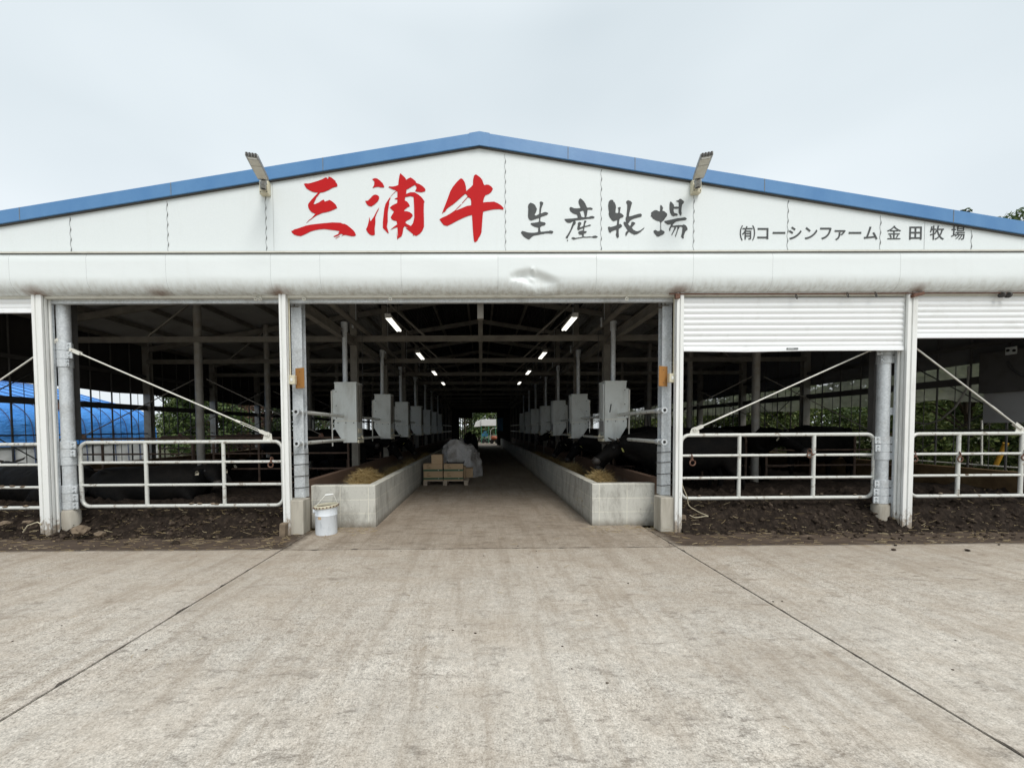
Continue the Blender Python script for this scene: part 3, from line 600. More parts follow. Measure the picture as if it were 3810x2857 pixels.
painted('painted_character', [
 [(450,290),(500,330),(545,420),(515,480),(520,525),(580,530),(640,580),(690,620),(702,680),(670,740),(610,810),(570,880),(500,930),(465,970),(460,1100),(465,1240),(500,1270),(590,1310),(595,1370),(540,1430),(440,1470),(370,1508),(310,1500),(240,1420),(180,1340),(180,1280),(250,1255),(330,1305),(395,1300),(440,1245),(440,1100),(440,970),(405,910),(340,905),(250,870),(150,810),(105,740),(65,725),(85,660),(80,590),(140,540),(200,500),(300,495),(360,535),(415,545),(435,440),(430,330)],
 [(838,158),(890,210),(950,280),(970,365),(1050,355),(1145,365),(1150,190),(1040,135),(1130,110),(1180,62),(1230,60),(1290,110),(1350,160),(1335,215),(1280,265),(1255,380),(1245,540),(1260,620),(1240,700),(1205,690),(1145,590),(1145,420),(1050,435),(950,425),(945,530),(975,600),(1040,615),(1110,650),(1095,700),(1010,700),(940,725),(870,690),(815,580),(795,440),(790,280),(810,180)],
 [(590,910),(700,890),(900,850),(1080,805),(1250,790),(1380,765),(1465,820),(1410,870),(1200,895),(1080,920),(1000,960),(920,1040),(910,1095),(1000,1085),(1120,1070),(1280,1070),(1335,1040),(1420,1085),(1470,1160),(1490,1240),(1400,1310),(1365,1400),(1335,1500),(1340,1575),(1290,1575),(1235,1500),(1270,1380),(1295,1160),(1250,1125),(1180,1130),(1165,1180),(1110,1260),(1080,1380),(1020,1525),(1005,1470),(1050,1370),(1085,1240),(1100,1130),(1030,1135),(1040,1190),(980,1280),(940,1360),(880,1470),(865,1420),(920,1320),(970,1200),(980,1140),(870,1140),(830,1200),(820,1270),(790,1305),(770,1220),(820,1110),(855,1015),(740,1050),(640,990),(595,945)]],
 (2415, 735), 150/1555, DK, 'last charcoal brush character, nearest the right floodlight')
# small gothic company line, letter by letter
for ch, cx, cy, em in (('㈲', 104, 118, 150), ('コ', 248, 118, 142), ('ー', 399, 118, 142), ('シ', 549, 118, 142), ('ン', 695, 118, 142), ('フ', 836, 118, 142), ('ァ', 968, 118, 142), ('ー', 1110, 118, 142), ('ム', 1257, 118, 142), ('金', 1475, 116, 138), ('田', 1676, 116, 138), ('牧', 1877, 116, 138), ('場', 2075, 116, 138)):
    cu = bpy.data.curves.new('t', 'FONT'); cu.body = ch; cu.size = 1; cu.extrude = .008; cu.offset = {'㈲': .004, '金': .0, '場': .0, '牧': .005}.get(ch, .012); cu.resolution_u = 3
    t = bpy.data.objects.new('t', cu); COL.objects.link(t)
    me = bpy.data.meshes.new_from_object(t.evaluated_get(bpy.context.evaluated_depsgraph_get())); bpy.data.objects.remove(t)
    if not len(me.vertices): continue
    c = py_(2740+cx*880/2212, 820+cy*880/2212, YG-.004); k = em*880/2212/F*YG
    for v in me.vertices: u, w, d = v.co; v.co = (c.x+(u-.5)*k, YG-.004-d*.15, c.z+(w-.38)*k)
    me.materials.clear(); me.materials.append(DK); me.name = 'painted_letter'
    o = bpy.data.objects.new('painted_letter', me); COL.objects.link(o); put(o, GW)

# ---- rounded shutter housing across the whole front, with its dent
zt, zb = ZB-.03, py_(1500, 1100, 5.16).z+.012
Y0 = YG-.035
prof = [(YG+.02, zt), (Y0, zt)] + [(Y0-.015, lerp(zt, zt-.26, i/5)) for i in range(1, 6)]
cz = zt-.26; rad = cz-zb
prof += [(Y0-.015+.15*(1-math.cos(R(a)))**1.15, cz-rad*math.sin(R(a))) for a in (6, 12, 18, 25, 32, 40, 48, 56, 64, 72, 80, 90)]
prof += [(Y0+.15, zb-.004), (Y0+.30, zb+.004)]
def dense(p, d=.02):
    o = [p[0]]
    for a, b in zip(p, p[1:]):
        n = max(1, int(math.dist(a, b)/d))
        o += [(lerp(a[0], b[0], i/n), lerp(a[1], b[1], i/n)) for i in range(1, n+1)]
    return o
dx0, dx1 = py_(1850, 1050, 5.0).x, py_(2290, 1050, 5.0).x
def dent(x, y, z):
    u, v = (x-dx0)/(dx1-dx0)*2212, (py_(2070, 950, 5.02).z-z)/(py_(2070, 950, 5.02).z-py_(2070, 1120, 5.12).z)*836
    d = 0
    # a wedge pushed in from a sharp corner, creased ridges round it, and a kicked-out lower flap
    def ridge(p, q, w, h):                                # straight crease between two marks
        px, pv = q[0]-p[0], q[1]-p[1]; L2 = px*px+pv*pv; t = ((u-p[0])*px+(v-p[1])*pv)/L2
        if t < -.05 or t > 1.05: return 0
        dd = abs((u-p[0])*pv-(v-p[1])*px)/math.sqrt(L2); return h*max(0, 1-dd/w)*min(1, (t+.05)*6)*min(1, (1.05-t)*6)
    if 215 < u < 1320:
        top = lerp(300, 235, sst(230, 640, u)) if u < 660 else lerp(235, 470, (u-660)/640)
        bot = lerp(310, 470, sst(230, 700, u))+140*sst(420, 760, u)-30*sst(800, 1300, u)
        if top < v < bot+150:
            bot = bot+150; f = (v-top)/130; d += .052*(sst(-.1, 1, f) if f < 1 else (1-sst(0, 1, (v-top-130)/max(60, bot-top-130))))*min(1, (u-215)/160)*(1-sst(850, 1320, u))
    d += ridge((650, 235), (730, 370), 42, -.022)+ridge((600, 420), (720, 470), 50, -.014)+ridge((430, 350), (560, 400), 60, .014)
    d += ridge((235, 300), (400, 455), 34, -.004)+ridge((400, 455), (700, 600), 40, -.006)+ridge((700, 620), (785, 722), 30, -.014)+ridge((720, 590), (1290, 530), 44, -.006)
    if v > 480: d -= .012*sst(480, 640, v)*sst(150, 500, u)*(1-sst(800, 1250, u))
    return (0, max(d, -.03), -.016*sst(560, 700, v)*sst(200, 700, u)*(1-sst(850, 1400, u)))
def housing_piece(x0, x1, den=False):
    p = dense(prof, .018) if den else prof
    n = int((x1-x0)/.016) if den else 12
    mb = MB(); mb.sweep(p, [lerp(x0, x1, i/n) for i in range(n+1)], 'x')
    if den: mb.v = [tuple(Vector(v)+Vector(dent(*v))) for v in mb.v]
    else:
        mb.v = [(x, y+.006*noise.noise(Vector((x*1.1, z*3, 2)))*(1 if z < zt-.02 else 0), z) for x, y, z in mb.v]
    mb.build('shutter_housing', M['housing'], BARN, smooth=50, label='dented length of the white shutter housing' if den else None)
seams = [-HW] + [py_(px, 1000, 5.03).x for px in (34, 320, 616, 1006, 1190, 1492)] + [dx0+.012, py_(2220, 1000, 5.03).x, py_(2580, 1000, 5.03).x, 3.75, 5.4, 7.2, HW]
for a, b in zip(seams, seams[1:]): housing_piece(a+.0009, b-.0009, abs(a-dx0) < .02)
for a, b in ((seams[0], dx0-.02), (dx1*0+seams[8]+.01, seams[-1])):
    mb = MB(); mb.sweep([(y+.007, z+(.004 if z < cz else 0)) for y, z in prof[1:]], [a, b], 'x'); mb.build('housing_liner', M['seam'], BARN, smooth=50)
# lintel angle and the dark slot under the housing
mb = MB(); zl = zb
mb.box((-HW, 5.18, zl-.028), (HW, 5.235, zl+.012)); mb.build('lintel', M['trim'], BARN, smooth=0, bevel=.003)
mb = MB(); mb.box((-HW, 5.245, zl-.075), (HW, 5.30, zl-.012)); mb.build('lintel', M['galv'], BARN, smooth=0, bevel=.003)
mb = MB(); mb.box((-HW, 5.305, zl-.02), (HW, 5.36, ZB)); mb.build('head_board', M['darksteel'], BARN, smooth=0)
ZL = zl
# ---- guide rails of the shutters
def rail(px0, px1, side, inner):
    y0 = 5.14; a = py_(px0, 1560, y0).x; b = py_(px1, 1560, y0).x; w = b-a
    mb = MB(); zt_ = ZL+.02
    def strip(f0, f1, ya, yb, mat, nm):
        m2 = MB(); lo = -.01
        m2.box((lerp(a, b, f0), ya, lo), (lerp(a, b, f1), yb, zt_)); m2.build(nm, M[mat], BARN, smooth=0, bevel=.004)
    def channel(f0, f1, ya, mat='white_steel'):       # a C channel open to one side with two lips
        x0, x1 = lerp(a, b, f0), lerp(a, b, f1); m2 = MB(); k = (x1-x0)
        m2.box((x0, ya, 0), (x0+k*.30, ya+.03, zt_)); m2.box((x0+k*.30, ya+.014, 0), (x0+k*.52, ya+.03, zt_)); m2.box((x0+k*.52, ya, 0), (x1, ya+.03, zt_))
        m2.box((x0+.018, ya+.03, 0), (x1-.018, ya+.044, zt_)); m2.box((x0, ya+.044, 0), (x1, ya+.074, zt_)); m2.box((x0+.016, ya+.074, 0), (x1-.016, ya+.09, zt_)); m2.build('guide_rail', M[mat], BARN, smooth=0, bevel=.003)
    channel(0, 1, y0)
    if not inner:
        if side < 0: strip(.72, 1.10, y0+.092, y0+.115, 'white_steel', 'guide_rail'); strip(.6, 1.0, y0+.117, y0+.155, 'galv', 'steel_column')
        else: strip(-.10, .28, y0+.092, y0+.115, 'white_steel', 'guide_rail'); strip(0, .4, y0+.117, y0+.155, 'galv', 'steel_column')
rail(133, 170, -1, False); rail(1046, 1071, -1, True); rail(2515, 2541, 1, True); rail(3368, 3404, 1, False)
# ---- H posts beside the aisle, pedestals, wired guard plates
for s, (pa, pb) in ((-1, (1089, 1128)), (1, (2462, 2497))):
    yy = 5.36; a, b = py_(pa, 1500, yy).x, py_(pb, 1500, yy).x
    mb = MB(); mb.box((a, yy, .46), (b, yy+.008, ZL+.1)); mb.box((a, yy+.112, .46), (b, yy+.12, ZL+.1)); mb.box(((a+b)/2-.004, yy+.008, .46), ((a+b)/2+.004, yy+.112, ZL+.1))
    mb.build('steel_column', M['galv'], BARN, smooth=0)
    inn = a if s > 0 else b
    mb = MB(); mb.box((-2.62 if s < 0 else 2.40, yy-.19, 0), (-2.375 if s < 0 else 2.62, yy+.03, .465))
    mb.build('pedestal', M['pedestal'], BARN, smooth=0, bevel=.012)
    mb = MB(); mb.box((a+.01, yy-.012, .47), (b-.01, yy-.001, 1.14)); q = b if s < 0 else a
    mb.box((min(q, q-s*.006), yy-.01, .47), (max(q, q-s*.006), yy+.12, 1.14)); gp = mb.build('guard_plate', M['galv'], BARN, smooth=0, bevel=.003)
    for z in (.60, .76, .92, 1.06):
        jz = .012; mb = MB()
        mb.tube([(a-.012, yy-.02, z), (b+.012, yy-.02, z+jz), (b+.012, yy+.13, z), (a-.012, yy+.13, z-jz)], .005, 6, closed=True)
        mb.build('binding_wire', M['darksteel'], gp, smooth=60)
# ---- frames: posts, tie beams, king posts, rafters, purlins, roof
def part_copies(proto, deltas, data=None):
    for d in deltas:
        c = proto.copy()
        if data: c.data = data
        COL.objects.link(c); c.location = Vector(proto.location)+Vector(d); KD.setdefault(BARN, []).append(c)
        for ch in KIDS(proto):
            k = ch.copy(); COL.objects.link(k); k.parent = c
F0 = FR[0]; rest = [(0, f-F0, 0) for f in FR[1:]]
for s, X in ((-1, -5.62), (1, 5.55)):
    mb = MB(); n = 20
    mb.tube([(X, F0, -.02), (X, F0, roofz(X)-.1)], .072, n); p0 = mb.build('round_post', M['galv'], BARN, smooth=60)
    PB = p0.data.copy(); PB.materials.clear(); PB.materials.append(M['galv_dull'])
    part_copies(p0, rest, PB)
    mb = MB(); mb.tube([(X, F0, 0), (X, F0, .30), (X, F0, .335)], [.10, .10, .08], 12); mb.build('post_shoe', M['pedestal'], p0, smooth=30)
    def collar(z, wl, wr, nm='clamp_collar'):
        mb = MB(); mb.tube([(X, F0, z), (X, F0, z+.105)], .082, 20)
        for sx, w in ((-1, wl), (1, wr)):
            if w: mb.box((X+sx*.07 if sx > 0 else X-.07-w, F0-.055, z+.004), (X+.07+w if sx > 0 else X-.07, F0-.043, z+.10))
        for sx, w in ((-1, wl), (1, wr)):
            if w:
                for dz in (.028, .076): mb.tube([(X+sx*(.07+w*.55), F0-.043, z+dz), (X+sx*(.07+w*.55), F0-.075, z+dz)], .012, 8)
        mb.build(nm, M['galv'], p0, smooth=40, bevel=.002)
    zs = [(.34, .08, .08), (.45, .08, .08), (.56, .08, .07), (.94, .07, 0), (1.05, .08, .07), (1.16, .08, .08), (2.26, .06, .03), (2.37, .09, .08), (2.48, .08, .07)]
    for z, wl, wr in zs: collar(z, wl if s < 0 else wr, wr if s < 0 else wl)
    mb = MB(); gx = -5.72 if s < 0 else 5.66                # strap to the guide rail
    zz = py_(230, 1512, 5.3).z if s < 0 else py_(3310, 1530, 5.3).z
    mb.box((min(X, X+s*.13), F0-.05, zz-.05), (max(X, X+s*.13), F0-.04, zz+.05)); mb.build('post_strap', M['rust' if s < 0 else 'galv'], p0, smooth=0)
    # dark channel upright behind the post
    mb = MB(); xx = X+(-.07 if s < 0 else .03); mb.box((xx-.04, F0+.12, 1.28), (xx+.05, F0+.2, roofz(X)-.1)); mb.build('hanging_channel', M['darksteel'], BARN, smooth=0)
for X in (-2.52, 2.52):
    mb = MB(); mb.box((X-.065, FR[1]-.06, 0), (X+.065, FR[1]+.06, roofz(X)-.1)); p0 = mb.build('square_post', M['beam'], BARN, smooth=0, bevel=.004)
    part_copies(p0, [(0, f-FR[1], 0) for f in FR[2:]])
for X in (-8.75, 8.65):
    mb = MB(); mb.box((X-.09, F0-.05, 0), (X+.09, F0-.038, roofz(X)-.05)); mb.box((X-.09, F0+.06, 0), (X+.09, F0+.072, roofz(X)-.05)); mb.box((X-.006, F0-.038, 0), (X+.006, F0+.06, roofz(X)-.05))
    p0 = mb.build('side_post', M['galv_dull'], BARN, smooth=0); part_copies(p0, rest)
ZT = 3.19
for y, nm in ((FR[1], 0),):
    mb = MB(); mb.box((-8.7, y-.075, ZT-.055), (8.6, y-.065, ZT+.055)); mb.box((-8.7, y-.065, ZT+.045), (8.6, y-.02, ZT+.055)); mb.box((-8.7, y-.065, ZT-.055), (8.6, y-.02, ZT-.045))
    p0 = mb.build('tie_beam', M['beam'], BARN, smooth=0); part_copies(p0, [(0, f-y, 0) for f in FR[2:]])
mb = MB(); mb.box((-.042, F0-.02, ZT-.30), (.042, F0+.05, RZ-.2))
p0 = mb.build('king_post', M['beam'], BARN, smooth=0, bevel=.004)
mb = MB(); y = FR[1]; mb.box((-.045, y-.09, ZT-.07), (.045, y+.02, RZ-.2)); p0 = mb.build('king_post', M['beam'], BARN, smooth=0, bevel=.004); part_copies(p0, [(0, f-y, 0) for f in FR[2:]])
for s in (-1, 1):
    mb = MB(); y = F0
    mb.prism([(0, roofz(0)-.30), (s*8.7, roofz(8.7)-.30), (s*8.7, roofz(8.7)-.17), (0, roofz(0)-.17)], y-.03, y+.03, 'y')
    p0 = mb.build('rafter', M['beam'], BARN, smooth=0); part_copies(p0, rest)
    for xa, xb in ((1.1, 2.45), (6.6, 5.7)):              # knee struts from tie beam to rafter
        mb = MB(); mb.tube([(s*xa, FR[1]-.03, ZT+.05), (s*xb, FR[1]-.03, roofz(xb)-.3)], .022, 6)
        p0 = mb.build('strut', M['beam'], BARN, smooth=60); part_copies(p0, [(0, f-FR[1], 0) for f in FR[2:7]])
    for k in range(10):
        X = s*(.35+.93*k); zz = roofz(X)-.165; mb = MB(); mb.box((X-.03, 5.2, zz), (X+.03, YEND+.1, zz+.09)); mb.build('purlin', M['beam'], BARN, smooth=0)
    mb = MB(); X = s*2.52                                # long beam over the feeding rail
    mb.box((X-.055, F0, ZT-.13), (X+.055, YEND, ZT-.12)); mb.box((X-.055, F0, ZT+.0), (X+.055, YEND, ZT+.01)); mb.box((X-.006, F0, ZT-.12), (X+.006, YEND, ZT)); mb.build('long_beam', M['beam'], BARN, smooth=0)
    # roof: dark centre, paler sheets over the pens
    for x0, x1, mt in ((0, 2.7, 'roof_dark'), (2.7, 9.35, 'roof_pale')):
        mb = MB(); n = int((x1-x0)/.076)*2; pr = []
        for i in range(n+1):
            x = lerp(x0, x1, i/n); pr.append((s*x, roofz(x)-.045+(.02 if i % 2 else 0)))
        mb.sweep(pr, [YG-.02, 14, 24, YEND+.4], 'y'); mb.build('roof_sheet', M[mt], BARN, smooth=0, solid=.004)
    mb = MB(); mb.prism([(0, roofz(0)), (s*(HW+.35), roofz(HW+.35)), (s*(HW+.35), roofz(HW+.35)-.018), (0, roofz(0)-.018)], YG-.042, YEND+.45, 'y'); mb.build('roof', M['roof_top'], BARN, smooth=0)
mb = MB(); mb.prism([(-.13, roofz(.13)+.003), (0, roofz(0)+.004), (.13, roofz(.13)+.003), (.13, roofz(.13)-FT-.002), (0, roofz(0)-FT-.002), (-.13, roofz(.13)-FT-.002)], YG-.05, YG-.0455, 'y'); mb.build('ridge_cap', M['blue'], BARN, smooth=0)
# ---- long sides: kerb, rails and grilles, curtains
LZ, RZc = 2.34, 2.49
for s, X, zc, zr in ((-1, -8.8, LZ, 1.99), (1, 8.7, RZc, 2.19)):
    mb = MB(); mb.box((min(X, X-s*.16), 5.3, -.05), (max(X, X-s*.16), YEND, .66)); mb.build('kerb_wall', M['kerb'], BARN, smooth=0, bevel=.01)
    mb = MB(); n = 160; cols = []
    for i in range(n+1):
        y = lerp(5.3, YEND, i/n); w = .02*math.sin(y*5)+.02*noise.noise(Vector((y*2, s, 0)))
        for j in range(7):
            z = lerp(zc+.03*noise.noise(Vector((y*.8, 3, s))), roofz(9.0)-.02, j/6); mb.v.append((X+s*.06+w*(1-j/6)+s*.03*math.sin(j/6*3.1)*(.5), y, z))
    mb.f = [(i*7+j, i*7+j+1, (i+1)*7+j+1, (i+1)*7+j) for i in range(n) for j in range(6)]
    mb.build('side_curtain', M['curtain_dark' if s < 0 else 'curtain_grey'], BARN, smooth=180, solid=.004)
    for k in range(len(FR)-1):
        a, b = FR[k], FR[k+1]; mb = MB()
        mb.box((X-s*.05-.02, a, zr-.065), (X-s*.05+.02, b, zr+.065)); mb.box((X-s*.04-.012, a, 1.325-.014), (X-s*.04+.012, b, 1.325+.014)); mb.box((X-s*.05-.02, a, 2.80-.04), (X-s*.05+.02, b, 2.80+.04))
        for q in range(5): y = a+.02+.5*q; mb.tube([(X-s*.02, y, .6), (X-s*.02, y, roofz(8.7)-.15)], .016, 6)
        for q in range(5): y = a+.27+.5*q; mb.tube([(X+s*.02, y, .6), (X+s*.02, y, zc)], .006, 4)
        if k % 2 == 0: mb.tube([(X+s*.03, a, .8), (X+s*.03, b, 2.6)], .011, 5); mb.tube([(X+s*.03, a, 2.6), (X+s*.03, b, .8)], .011, 5)
        mb.build('side_grille', M['darksteel'], BARN, smooth=0)
# sagging dirty net on the right long side
mb = MB(); n = 300; rows = 8
for i in range(n+1):
    y = lerp(5.35, YEND, i/n); zlow = 1.86+.07*noise.noise(Vector((y*1.4, 9, 0)))+.04*noise.noise(Vector((y*5, 2, 0)))
    for j in range(rows): mb.v.append((8.78+.05*noise.noise(Vector((y*1.5, j*.4, 1))), y, lerp(zlow, 2.52, j/(rows-1))))
mb.f = [(i*rows+j, i*rows+j+1, (i+1)*rows+j+1, (i+1)*rows+j) for i in range(n) for j in range(rows-1)]
mb.build('net_curtain', M['net'], BARN, smooth=180)
mb = MB(); mb.box((8.60, 5.34, 1.45), (8.63, 6.62, 2.6)); mb.build('side_board', M['panel_grey'], BARN, smooth=0)
# ---- far end wall with doorway and slatted opening
mb = MB(); ye = YEND
def wl(x0, x1, z0, z1): mb.box((x0, ye, z0), (x1, ye+.08, z1))
dx_l, dx_r, dz_t = -.62, py_(1849, 1560, ye).x, py_(1800, 1536, ye).z
ol, orr, oz0, oz1 = py_(1709, 1600, ye).x, py_(1757, 1600, ye).x, py_(1730, 1632, ye).z, py_(1730, 1556, ye).z
wl(-9, ol, 0, roofz(9)-.1); wl(dx_r, 9, 0, roofz(9)-.1); wl(ol, dx_r, dz_t, roofz(9)-.1); wl(ol, orr, 0, oz0); wl(ol, orr, oz1, dz_t)
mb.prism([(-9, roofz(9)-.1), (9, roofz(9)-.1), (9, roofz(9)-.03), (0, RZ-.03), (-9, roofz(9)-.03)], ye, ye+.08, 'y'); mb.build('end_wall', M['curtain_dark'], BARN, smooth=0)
mb = MB()
for i in range(6): x = lerp(ol, orr, (i+.5)/6); mb.box((x-.035, ye-.02, oz0), (x+.035, ye+.02, oz1))
mb.build('slat_panel', M['darksteel'], BARN, smooth=0)
mb = MB(); mb.box((dx_r+.02, ye-.1, 1.2), (dx_r+.5, ye-.06, 2.3)); mb.build('blue_sheet', M['machine_blue'], BARN, smooth=0)
# ---- roller shutters
def shutter(x0, x1, zbot, name_label, bent=False):
    z1 = ZL-.03; pit = .0735; y0 = 5.195; pr = []; z = zbot+.055
    while z < z1:
        for k in range(7):
            t = k/7
            bulge = .010*math.sin(math.pi*min(1, t/.78)) if t < .78 else -.004
            pr.append((y0-bulge, z+pit*t))
        z += pit
    mb = MB(); ns = 30; mb.sweep(pr, [lerp(x0, x1, i/ns) for i in range(ns+1)], 'x')
    mb.v = [(x, y+.004*noise.noise(Vector((x*1.3, z*2.2, 0))), z) for x, y, z in mb.v]
    so_ = mb.build('shutter_curtain', M['shutter'], BARN, smooth=45, label=name_label)
    mb = MB(); prb = [(y0-.02, zbot), (y0+.02, zbot), (y0+.02, zbot+.055), (y0-.008, zbot+.06), (y0-.016, zbot+.05)]
    nn = 40; vs = []
    for i in range(nn+1):
        x = lerp(x0, x1, i/nn); sag = 0; f = i/nn
        if bent: sag = -.014*max(0, 1-abs(f-.28)/.28)
        vs += [(x, p, q+(sag if q < zbot+.02 else sag*.3)) for p, q in prb]
    m5 = 5; fs = [(i*m5+k, i*m5+(k+1) % m5, (i+1)*m5+(k+1) % m5, (i+1)*m5+k) for i in range(nn) for k in range(m5)]
    mb.add(vs, fs); bo = mb.build('bottom_bar', M['shutter'], so_, smooth=40)
    return bo
bo = shutter(py_(2542, 1250, 5.195).x, py_(3376, 1250, 5.195).x, py_(2960, 1306, 5.2).z, 'right roller shutter let a third of the way down', True)
p = py_(2949, 1297, 5.17)
mb = MB(); mb.box((p.x-.075, 5.168, p.z-.011), (p.x+.075, 5.176, p.z+.011)); mb.build('name_plate', M['seam'], bo, smooth=0)
mb = MB(); mb.box((p.x-.068, 5.165, p.z-.006), (p.x+.012, 5.1685, p.z+.006)); mb.build('plate_inset', M['seam_pale'], bo, smooth=0)
shutter(py_(3406, 1200, 5.195).x, 8.9, py_(3700, 1258, 5.2).z, 'rightmost roller shutter, rolled a quarter down')
shutter(-8.9, py_(127, 1150, 5.195).x, py_(60, 1166, 5.2).z, 'left roller shutter almost fully rolled up')

# ------------------------------------------------------------------ pen gates
def gate(name, label, corners, verts, mids, group, mat='gatepipe', r=.0245, parent_loc=None, rad=.11, open_l=False, open_r=False):
    """corners: (x0, z0), (x1, z1) bottom-left / top-right at depth y; verts: x; mids: z"""
    (x0, z0), (x1, z1), y, tilt = corners
    t = thing(name, label, 'gate', ((x0+x1)/2, y, 0), group)
    def zz(x, z): return z + tilt*(x-(x0+x1)/2)
    pts = arc(x1-rad, z1-rad, rad, 0, 90, 7)+arc(x0+rad, z1-rad, rad, 90, 180, 7)+arc(x0+rad, z0+rad, rad, 180, 270, 7)+arc(x1-rad, z0+rad, rad, 270, 360, 7)
    mb = MB(); mb.tube([(x, y, zz(x, z)) for x, z in pts], r, 14, closed=True); mb.build('gate_frame', M[mat], t, smooth=60)
    for z in mids:
        mb = MB(); mb.tube([(x0+.01, y, zz(x0, z)), (x1-.01, y, zz(x1, z))], r*.78, 12); mb.build('gate_rail', M[mat], t, smooth=60)
    for x in verts:
        mb = MB(); mb.tube([(x, y, zz(x, z0)), (x, y, zz(x, z1))], r*.98, 12); mb.build('gate_upright', M[mat], t, smooth=60)
    return t
YGT = 5.40
def zat(px, py): return py_(px, py, YGT)
GG = 'tubular gates closing the front pens'
def front_gate(lab, pxl, pxr, ytop, ymids, ybot, pxv, tilt=.0):
    xl, xr = pxl if abs(pxl) < 30 else zat(pxl, 1700).x, pxr if abs(pxr) < 30 else zat(pxr, 1700).x
    cx = (xl+xr)/2
    return gate('pen_gate', lab, ((xl, ybot), (xr, ytop), YGT, tilt), [zat(p, 1700).x for p in pxv], ymids, GG)
def zs(px, ys): return [zat(px, y).z for y in ys]
a = zs(680, (1644, 1719, 1803, 1881))
g1 = front_gate('galvanised tube gate in the left opening, below the white tie rod', 300, 1052, a[0], a[1:3], a[3], (543, 832))
a = zs(2900, (1617, 1693, 1776, 1851))
g2 = front_gate('galvanised tube gate in the right opening, under the lowered shutter', 2533, 3251, a[0], a[1:3], a[3], (2750, 3027))
a = zs(80, (1653, 1729, 1813, 1889))
g3 = front_gate('leftmost tube gate, dung-spattered, in front of the blue tunnel', -8.55, zat(176, 1700).x, a[0], a[1:3], a[3], (-40, -400))
a = zs(3600, (1613, 1688, 1768, 1844))
g4 = front_gate('rightmost tube gate, in front of the brown kerb wall', zat(3385, 1700).x, 8.5, a[0], a[1:3], a[3], (3565, 3800))
# dung lumps lying on the rails
def lumps(parent, spots, r=.022):
    for i, (px, py) in enumerate(spots):
        p = zat(px, py); mb = MB(); rock(mb, (p.x, YGT-.012, p.z), r, 1.5, .9, .55, i+px); mb.build('dried_dung', M['stone'], parent, smooth=60)
lumps(g1, ((716, 1872), (745, 1872), (795, 1872), (810, 1875)))
lumps(g2, ((2601, 1843), (2905, 1836), (3055, 1836), (3178, 1838)), .014)
lumps(g3, ((10, 1808), (50, 1808), (88, 1810), (25, 1885), (100, 1882)), .024)
lumps(g4, ((3495, 1834), (3592, 1765)), .018)
# ---- white tie rods with turnbuckle and bracket
def tie_rod(lab, A, B, ybr, turn):
    t = thing('tie_rod', lab, 'tie rod', tuple(B), 'white tie rods above the gates')
    A, B = Vector(A), Vector(B); d = (B-A).normalized(); L = (B-A).length
    mb = MB(); mb.tube([A, B-d*(.40 if turn else .06)], .0105, 8); mb.build('rod', M['rod'], t, smooth=60)
    n = Vector((0, 1, 0)); up = d.cross(n).normalized()
    if turn:
        mb = MB()
        for k in (-1, 1): mb.tube([B-d*.42+up*k*.012, B-d*.12+up*k*.012], .006, 6)
        mb.tube([B-d*.47, B-d*.40], .017, 8); mb.tube([B-d*.14, B-d*.06], .012, 8); mb.build('turnbuckle', M['rod'], t, smooth=60)
    else:
        mb = MB(); mb.tube([B-d*.55, B-d*.35], .0135, 8); mb.build('turnbuckle', M['rod'], t, smooth=60)
    for P, s in ((A, 1), (B, -1)):                       # fork ends
        mb = MB()
        for k in (-1, 1):
            q = P + d*s*.07
            c = Matrix((d, n, up)).transposed()
            vs = [P-d*s*.03+n*k*.014, ]
            m2 = MB(); m2.box((-.03, -.004, -.022), (.11, .004, .022)); m2.v = [tuple(P + c @ Vector((v[0]*s, v[1]+k*.016, v[2]))) for v in m2.v]; mb.add(m2.v, m2.f)
        mb.tube([P-n*.03, P+n*.03], .013, 8); mb.build('fork_end', M['rod'], t, smooth=40)
    if ybr is not None:
        mb = MB(); mb.prism([(B.x-.075, ybr), (B.x+.06, ybr), (B.x+.05, B.z+.005), (B.x+.0, B.z+.035), (B.x-.05, B.z+.01)], B.y-.005, B.y+.005, 'y'); mb.build('bracket', M['rod'], t, smooth=0, bevel=.002)
    return t
tie_rod('white tie rod with open turnbuckle slanting down over the left gate', py_(271, 1304, 5.30), py_(997, 1616, YGT), zat(997, 1640).z, True)
tie_rod('white tie rod slanting down leftwards under the lowered shutter', py_(3268, 1290, 5.30), py_(2586, 1597, YGT), zat(2586, 1612).z, False)
tie_rod('tie rod at the left edge, crossing in front of the blue tunnel', py_(215, 1268, 5.30), py_(-330, 1640, YGT), None, False)
tie_rod('tie rod at the right edge, crossing in front of the net curtain', py_(3330, 1236, 5.30), py_(3795, 1592, YGT), zat(3790, 1612).z, False)
# ---- rusty snap hooks hanging on the gates
def hook(lab, px, py, rot=0, s=1.):
    p = zat(px, py); t = thing('snap_hook', lab, 'hook', (p.x, YGT-.03, p.z), 'rusty snap hooks on the gate rails')
    mb = MB(); c = Matrix.Rotation(rot, 3, 'Y'); y = YGT-.032
    def W(u, w): v = c @ Vector((u*s, 0, w*s)); return (p.x+v.x, y, p.z+v.z)
    mb.tube([W(.0, .075), W(.002, .045), W(-.002, .02)], .006*s, 6); mb.build('stem', M['rust'], t, smooth=60)
    mb = MB(); mb.tube([W(u, w) for u, w in arc(0, -.025, .036, 60, 400, 14)], .009*s, 8); mb.tube([W(.012, .03), W(-.012, .012)], .013*s, 8); mb.build('jaw', M['rust'], t, smooth=60)
    mb = MB(); mb.tube([(p.x, YGT-.005+.034*math.cos(R(a)), p.z+.052*s+.034*math.sin(R(a))) for a in range(0, 360, 30)], .006, 6, closed=True); mb.build('shackle', M['rust'], t, smooth=60)
hook('red rusty snap hook on the left gate, near the aisle post', 1012, 1722, .1, .95)
